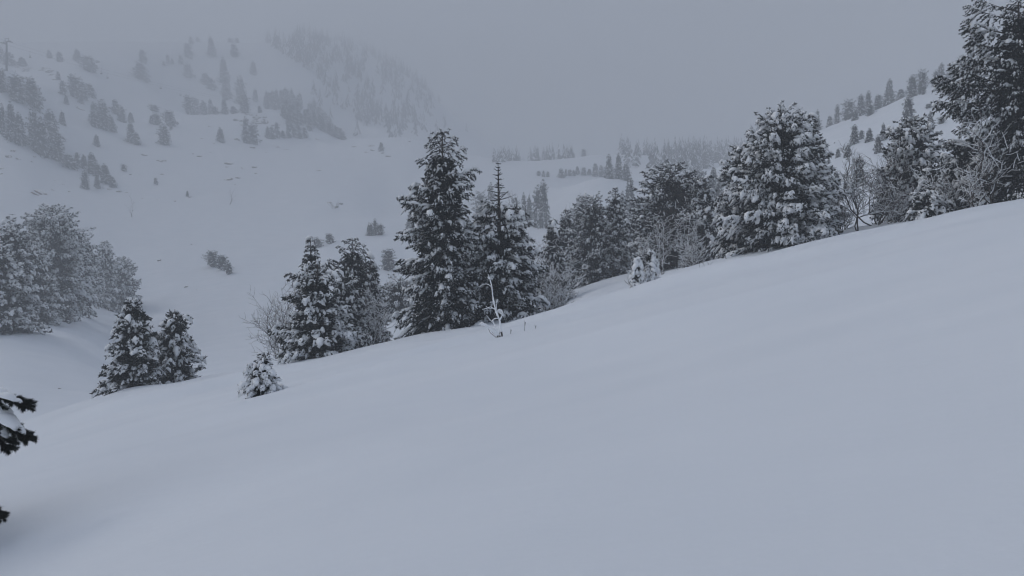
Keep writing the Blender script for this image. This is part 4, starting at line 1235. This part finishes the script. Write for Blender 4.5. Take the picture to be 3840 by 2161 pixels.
# mountainside forest behind the knoll: groups of trees with open gullies on the near face, a denser mass farther up the valley
def fn_near_face():
    X = rng.uniform(990, 1700); Y = rng.uniform(120, 540)
    lo = np.interp(X, [990, 1060, 1200, 1330, 1450, 1600, 1700], [160, 210, 290, 450, 500, 530, 540])
    if Y > lo or Y < np.interp(X, [990, 1150, 1700], [140, 120, 200]) or rng.random() > (1 - smooth01((X - 1350) / 350)):
        return None
    return (X, Y) if _perm[int((X + Y * .35) / 34) & 255, int(Y / 80) & 255] > 0.36 else None
def fn_mass():
    X = rng.uniform(1150, 2000); Y = rng.uniform(130, 590)
    if Y < np.interp(X, [1150, 1290, 1500, 1750, 2000], [140, 160, 280, 480, 580]) or rng.random() < smooth01((X - 1450) / 500) or _perm[int((X + Y * .6) / 55) & 255, int(Y / 60) & 255] < .12:
        return None
    return X, Y
wood('mountain_forest', scatter(fn_near_face, 380, (12, 24), (.18, .25), 780) + scatter(fn_mass, 90, (10, 26), (.2, .28), 800), 33, 18, 'needle_frost', .08)
def fn_belt():
    X = rng.uniform(2330, 2960); lo = np.interp(X, [2330, 2400, 2500, 2600, 2700, 2960], [600, 650, 665, 650, 610, 560])
    Y = rng.uniform(555, lo)
    return X, Y
wood('misty_forest_belt', scatter(fn_belt, 170, (13, 20), (.17, .24), 430), 35, 36)
def fn_ridge():
    X = rng.uniform(1850, 2150); Y = np.interp(X, [1850, 1970, 2150], [612, 600, 580]) - rng.uniform(0, 3)
    return X, Y
wood('far_ridge_trees', scatter(fn_ridge, 46, (10, 16), (.18, .25), 560), 36, 30)

# ------------------------------------------------------------------ rocks
def rock(X, Y, W, label, group, seed, mat='rock', flat=0.38, dmin=60, parts=True):
    rng = np.random.default_rng(seed)
    x, d = ray(X, Y, dmin)
    r = W / 2 / FOC * d
    bv, bf = ICO[1]
    q = bv * (1 + 0.22 * rng.standard_normal((len(bv), 1)))
    q = q * np.array([1, 0.8, flat]) * r
    a = rng.uniform(-.5, .5)
    q = q @ np.array([[math.cos(a), math.sin(a), 0], [-math.sin(a), math.cos(a), 0], [0, 0, 1]])
    gx, gy = grad(x, d, r)
    q[:, 2] += gx * q[:, 0] + gy * q[:, 1]
    g = Geo(); g.add(q, bf, 0, False)
    o = link('rock', g.mesh('rock', [M[mat]]))
    o.location = (x, d, hz(x, d))
    tag(o, label, 'rock', group)
    gs = Geo()
    c = bv * (1 + 0.18 * rng.standard_normal((len(bv), 1))) * np.array([.95, .75, flat * .55]) * r
    c[:, 2] = np.maximum(c[:, 2], -0.08 * r) + flat * 0.72 * r
    c[:, 2] += gx * c[:, 0] + gy * c[:, 1]
    c[:, 1] += 0.18 * r
    gs.add(c, bf, 0, True)
    link('snow_cap', gs.mesh('snow_cap', [M['snow']]), o)
GRK = 'rocks poking out of the snow on the hillside'
big = {(375, 350): 'jagged rock at the top of the string of shrubs', (200, 350): 'rock band on the crest right of the lift pylon', (325, 1375): 'reddish rock low on the left hillside',
       (1330, 1105): 'bow-shaped dark rock in the middle of the hillside', (1885, 1268): 'long flat rock low in the middle of the hillside', (665, 680): 'slanting dark rock ledge under the big blocky pine',
       (1957, 1248): 'rock just above the long flat rock', (1190, 1058): 'rock left of the bow-shaped dark rock', (1890, 1130): 'rock with a flat top right of the middle of the hillside',
       (105, 1030): 'rounded dark boulder under the big dark cluster', (2085, 1000): 'dark rock below the wooded knoll, left one', (430, 400): 'dark rock slab just below the jagged rock', (140, 340): 'dark rock left of the rock band on the crest'}
i = 0
for zx, zy, w in [(200, 352, 60), (140, 340, 40), (245, 350, 40), (210, 368, 50), (375, 350, 60), (345, 362, 50), (405, 375, 60), (430, 400, 45), (450, 440, 40), (105, 1030, 48), (70, 1075, 50), (150, 1093, 35), (285, 1078, 26), (12, 1172, 36),
                  (8, 1215, 34), (265, 1115, 20), (460, 1285, 40), (520, 1300, 30), (325, 1375, 70), (290, 1382, 50), (365, 1380, 50), (435, 1348, 22), (1190, 1058, 48), (1310, 1105, 34), (1330, 1112, 50), (1358, 1108, 30), (1590, 1050, 16),
                  (1640, 1072, 40), (1700, 1103, 30), (1735, 1038, 16), (1660, 926, 26), (1760, 963, 26), (1730, 825, 34), (1890, 1132, 60), (1870, 1158, 30), (2000, 1168, 24), (1075, 1225, 26),
                  (1150, 1228, 18), (1335, 1222, 24), (1110, 1243, 14), (980, 1362, 38), (1045, 1370, 18), (1885, 1268, 80), (1957, 1250, 44), (1170, 1418, 26), (1300, 1432, 28), (1565, 1405, 30),
                  (665, 682, 60), (640, 665, 34), (1245, 482, 18), (2085, 1000, 48), (1990, 1112, 26), (1440, 1440, 20), (900, 1345, 40), (850, 1335, 14), (570, 1360, 18), (1550, 1180, 12), (1085, 1460, 18)]:
    i += 1
    X, Y, _, W = Z1(zx, zy, zy, w)
    lab = big.get((zx, zy), 'small dark stone poking out of the snow on the left hillside')
    rock(X, Y, W, lab, GRK, 200 + i, 'rust_rock' if zy > 1370 and zx < 400 else 'rock', flat=0.30)
for zx, zy, w, lab in [(935, 1010, 44, 'dark rock right below the wooded knoll'), (1005, 1034, 46, 'curved dark rock right of the rock below the knoll'), (850, 1050, 14, 0), (740, 1015, 26, 0), (895, 1128, 26, 0), (1255, 946, 26, 'round bush-like stone under the right part of the knoll'),
                       (1155, 918, 40, 'flat rock at the right foot of the knoll'), (1190, 1000, 14, 0), (1550, 1007, 44, 'leftmost rock of the outcrop on the small central ridge'), (1650, 1050, 34, 0), (1690, 1000, 46, 'upper rock of the outcrop on the small central ridge'), (1700, 1032, 40, 'middle rock of the outcrop on the small central ridge'),
                       (1825, 1085, 44, 'rock under the lone tree on the small central ridge'), (1920, 1056, 18, 0), (1995, 962, 20, 0), (1510, 1115, 34, 0), (755, 1168, 38, 0), (660, 1182, 24, 0), (1275, 1198, 46, 'faint long stone in the white bowl'), (765, 1217, 20, 0), (1780, 1055, 24, 0), (600, 1310, 12, 0)]:
    i += 1
    rock(600 + zx / 2.133, 80 + zy / 2.133, w / 2.133, lab or 'small dark stone poking out of the snow on the left hillside', GRK, 200 + i, flat=0.3)
far_tree(600 + 1770 / 2.133, 80 + 965 / 2.133, 80 + 1042 / 2.133, 24, 's', 0, 'lone small conifer on the small central ridge', HM)
rng = np.random.default_rng(8)
for k in range(22):      # rocky face of the knoll
    i += 1
    zx = rng.uniform(600, 990); zy = rng.uniform(745, 850) if zx > 700 else rng.uniform(760, 960)
    rock(600 + zx / 2.133, 80 + zy / 2.133, rng.uniform(24, 60) / 2.133, 'dark rock in the broken rocky face of the knoll', 'rocks of the knoll face', 200 + i, flat=0.5)
for zx, zy, w in [(695, 600, 16), (820, 662, 30), (822, 692, 20), (190, 908, 28), (130, 968 + 40, 16), (405, 832, 34), (50, 905, 10), (330, 660, 10), (440, 770, 14), (890, 640, 40)]:
    i += 1
    rock(3100 + zx / 1.686, zy / 1.686, w / 1.686, 'small dark stone poking out of the snow on the right hillside', 'stones on the right hillside', 200 + i, flat=0.5, dmin=90)
for Vx, Vy, w, lab in [(400, 656, 9, 'tiny dark stone left of the sloping shrub pine in the white bowl'), (468, 722, 8, 'left one of two tiny stones in the bottom of the white bowl'), (496, 731, 8, 'right one of two tiny stones in the bottom of the white bowl'), (150, 978, 7, 'tiny stone on the lower left snow above the touching pines'),
                       (830, 512, 12, 'left stone of the twiggy patch in the white bowl'), (846, 522, 10, 'lower stone of the twiggy patch in the white bowl'), (858, 513, 9, 'right stone of the twiggy patch in the white bowl'), (482, 616, 6, 'speck of rock high over the sloping shrub pine')]:
    i += 1
    rock(Vx * 1.4907, Vy * 1.4907, w * 1.4907, lab, 'stones in the white bowl', 200 + i, flat=0.45, dmin=55)
# a few bare saplings far off, and a marker post
def far_sapling(X, Yt, Yb, w, label, seed, stems=2):
    x, d = ray(X, Yb, 60)
    H = (Yb - Yt) / FOC * d
    make_thicket('bare_sapling', (x, d, hz(x, d)), label, 'sapling', None, H=H, spread=w / 2 / FOC * d, stems=stems, seed=seed, twigs=6, thick=0.05 * H / 5, snow=0.3, depth=1)
far_sapling(856, 700, 772, 24, 'thin leaning bare sapling below the long flat rock', 91)
far_sapling(494, 722, 816, 16, 'thin bare sapling above the frosted pines', 92)
far_sapling(1252, 748, 782, 60, 'low twiggy bush in the middle of the white bowl', 93, 14)
far_sapling(2125, 765, 822, 20, 'bare spindly sapling top over the hollow clump', 94, 3)
x, d = ray(1417, 889, 60)
g = Geo(); tubes(g, np.array([[[0, 0, -.3], [0, 0, .8], [0.02, 0, 1.1]]]), np.array([[.05, .05, .045]]), 6)
o = link('marker_post', g.mesh('marker_post', [M['twig']])); o.location = (x, d, hz(x, d)); tag(o, 'short thin post on the snowy rim beside the three trees', 'post')

# ------------------------------------------------------------------ chairlift
def box(g, c, s, mat=0, rot=None):
    v = np.array([(x, y, z) for z in (-.5, .5) for y in (-.5, .5) for x in (-.5, .5)]) * np.array(s)
    if rot is not None:
        v = v @ np.array(rot).T
    f = [(0, 2, 3), (0, 3, 1), (4, 5, 7), (4, 7, 6), (0, 1, 5), (0, 5, 4), (2, 6, 7), (2, 7, 3), (0, 4, 6), (0, 6, 2), (1, 3, 7), (1, 7, 5)]
    g.add(v + np.array(c), f, mat)
x1, d1 = ray(25, 266, 300)
x2, d2 = x1 + 94.0, d1 + 200.0
ang = math.atan2(200.0, 94.0)                    # heading of the cable
ARM = 4.2
def pylon(x, y, zb, ztop, label):
    H = ztop - zb
    o = root('lift_pylon', (x, y, zb), label, 'pylon', 'pylons of the chairlift', ang)
    g = Geo(); tubes(g, np.array([[[0, 0, -2], [0, 0, H * .5], [0, 0, H]]]), np.array([[.72, .6, .45]]), 10); 
    m_ = link('mast', g.mesh('mast', [M['steel']]), o)
    g = Geo()
    for s in (-.25, .25):
        tubes(g, np.array([[[-.75, s, 1], [-.62, s, H * .98]]]), np.array([[.05, .05]]), 4)
    for k in range(int(H / .9)):
        tubes(g, np.array([[[-.72, -.25, 1 + k * .9], [-.72, .25, 1 + k * .9]]]), np.array([[.04, .04]]), 4)
    link('ladder', g.mesh('ladder', [M['dark_steel']]), m_)
    g = Geo(); box(g, (0, 0, H), (.7, ARM * 2, .6)); link('crossarm', g.mesh('crossarm', [M['steel']]), o)
    for s in (-1, 1):
        g = Geo(); box(g, (0, s * ARM, H - .45), (3.6, .3, .4)); t_ = link('sheave_beam', g.mesh('sheave_beam', [M['dark_steel']]), o)
        for k in range(6):
            g = Geo(); a = np.linspace(0, 6.283, 11)[:-1]
            tubes(g, np.array([[[-1.5 + k * .6, s * ARM - .1, H - .75], [-1.5 + k * .6, s * ARM + .1, H - .75]]]), np.array([[.26, .26]]), 10)
            link('sheave_wheel', g.mesh('sheave_wheel', [M['dark_steel']]), t_)
    g = Geo()
    for s in (-1.9, 1.9):
        box(g, (0, s, H + 1.25), (.22, .22, 2.2))
    box(g, (0, 0, H + 2.4), (.24, 5.6, .26)); link('lifting_frame', g.mesh('lifting_frame', [M['steel']]), o)
    return o
zt1 = (HOR - 157) / FOC * d1
zt2 = (HOR - 378) / FOC * d2
pylon(x1, d1, hz(x1, d1), zt1, 'tall chairlift pylon on the crest near the left border')
pylon(x2, d2, hz(x2, d2), zt2, 'second chairlift pylon rising behind the knoll, only its top showing')
nx, ny = -math.sin(ang), math.cos(ang)
def cable_pt(f, s):
    x = x1 + (x2 - x1) * f + nx * ARM * s; y = d1 + (d2 - d1) * f + ny * ARM * s
    z = zt1 - 1.0 + (zt2 - zt1) * f - (3.2 * 4 * f * (1 - f) if 0 <= f <= 1 else 0)
    if f < 0:
        z = zt1 - 1.0 - f * 22
    if f > 1:
        z = zt2 - 1.0 - (f - 1) * 30
    return np.array([x, y, z])
for s, lab in ((-1, 'nearer chairlift cable running from the pylon over the hillside'), (1, 'farther chairlift cable running from the pylon over the hillside')):
    q = np.array([cable_pt(f, s) for f in np.concatenate([[-.6, -.3], np.linspace(0, 1, 25), [1.3, 1.6]])])
    g = Geo(); tubes(g, q[None], np.full((1, len(q)), .05), 5)
    o = link('lift_cable', g.mesh('lift_cable', [M['dark_steel']])); tag(o, lab, 'cable', 'cables of the chairlift')
def chair_mesh_parts():
    out = {}
    g = Geo(); tubes(g, np.array([[[0, 0, 0], [0, 0, -1.2], [0, .35, -2.0], [0, .35, -2.9]]]), np.full((1, 4), .07), 6); box(g, (0, 0, .02), (.7, .2, .25)); out['hanger'] = g.mesh('hanger', [M['dark_steel']])
    g = Geo(); 
    for s in (-1.25, 1.25):
        tubes(g, np.array([[[0, s * .35, -2.9 * .98], [0, s, -2.95], [0, s, -4.1], [.55, s, -4.3]]]), np.full((1, 4), .05), 5)
    tubes(g, np.array([[[0, -1.25, -2.95], [0, 1.25, -2.95]]]), np.full((1, 2), .05), 5); out['frame'] = g.mesh('frame', [M['dark_steel']])
    g = Geo(); box(g, (.25, 0, -4.2), (.6, 2.6, .14)); out['seat'] = g.mesh('seat', [M['dark_steel']])
    g = Geo(); box(g, (-.05, 0, -3.8), (.1, 2.5, .5)); out['backrest'] = g.mesh('backrest', [M['dark_steel']])
    g = Geo(); rr = np.random.default_rng(4); blobs(g, np.array([[.25, 0, -4.12]]), np.array([[0, 1.0, 0]]), np.array([2.5]), np.array([.6]), np.array([.22]), rr, 1, 0, 0); out['snow_layer'] = g.mesh('snow_layer', [M['snow']])
    return out
CP = chair_mesh_parts()
for f, s, lab in ((.085, 1, 'empty lift chair nearest the pylon'), (.315, -1, 'left one of the pair of empty lift chairs in the middle of the cable'), (.365, 1, 'right one of the pair of empty lift chairs in the middle of the cable'),
                  (.565, -1, 'empty lift chair fourth from the pylon'), (.69, 1, 'faint empty lift chair farthest from the pylon')):
    p = cable_pt(f, s)
    o = root('lift_chair', tuple(p), lab, 'lift chair', 'chairs hanging from the lift cable', ang)
    for n_, me in CP.items():
        if n_ != 'snow_layer':
            c = link(n_, me, o)
            if n_ == 'seat':
                link('snow_layer', CP['snow_layer'], c)

# ------------------------------------------------------------------ the bird above the frosted pines
def bird():
    D = 92.0
    c = np.array([(45 - 1920) / FOC * D, D, (HOR - 806) / FOC * D])
    o = link('bird', None); o.location = c; o.rotation_euler = (0, radians(-6), radians(8))
    tag(o, 'dark bird gliding with spread wings above the left border pines', 'bird')
    g = Geo(); tubes(g, np.array([[[0, -.17, 0], [0, -.13, .01], [0, -.06, .01], [0, .05, 0], [0, .14, 0], [0, .22, 0]]]), np.array([[.006, .022, .036, .045, .028, .012]]), 10)
    b_ = link('body', g.mesh('body', [M['feather']]), o)
    g = Geo(); v = np.array([(-.02, .17, 0), (.02, .17, 0), (.07, .30, .0), (-.07, .30, 0), (0, .31, .012), (0, .17, .012)]); g.add(v, [(0, 1, 2), (0, 2, 3), (5, 4, 2), (5, 2, 1), (5, 0, 3), (5, 3, 4)]); link('tail', g.mesh('tail', [M['feather']]), o)
    for s in (-1, 1):
        sp_ = np.array([0, .1, .22, .32, .40]); le = np.array([-.06, -.09, -.08, -.03, .06]); te = np.array([.08, .08, .08, .09, .09]); zz = np.array([.02, .035, .04, .025, .01])
        top = np.stack([sp_ * s, le, zz], -1); bot = np.stack([sp_ * s, te, zz - .01], -1); mid = np.stack([sp_ * s, (le + te) / 2 - .02, zz + .022 * (1 - sp_ / .42)], -1); und = np.stack([sp_ * s, (le + te) / 2, zz - .012], -1)
        V = np.concatenate([top, mid, bot, und]); f = []
        for r_ in range(4):
            for k in range(4):
                a, b2 = r_ * 5 + k, ((r_ + 1) % 4) * 5 + k
                f += [(a, a + 1, b2 + 1), (a, b2 + 1, b2)]
        g = Geo(); g.add(V, f, 0, True); link('wing', g.mesh('wing', [M['feather']]), o)
bird()
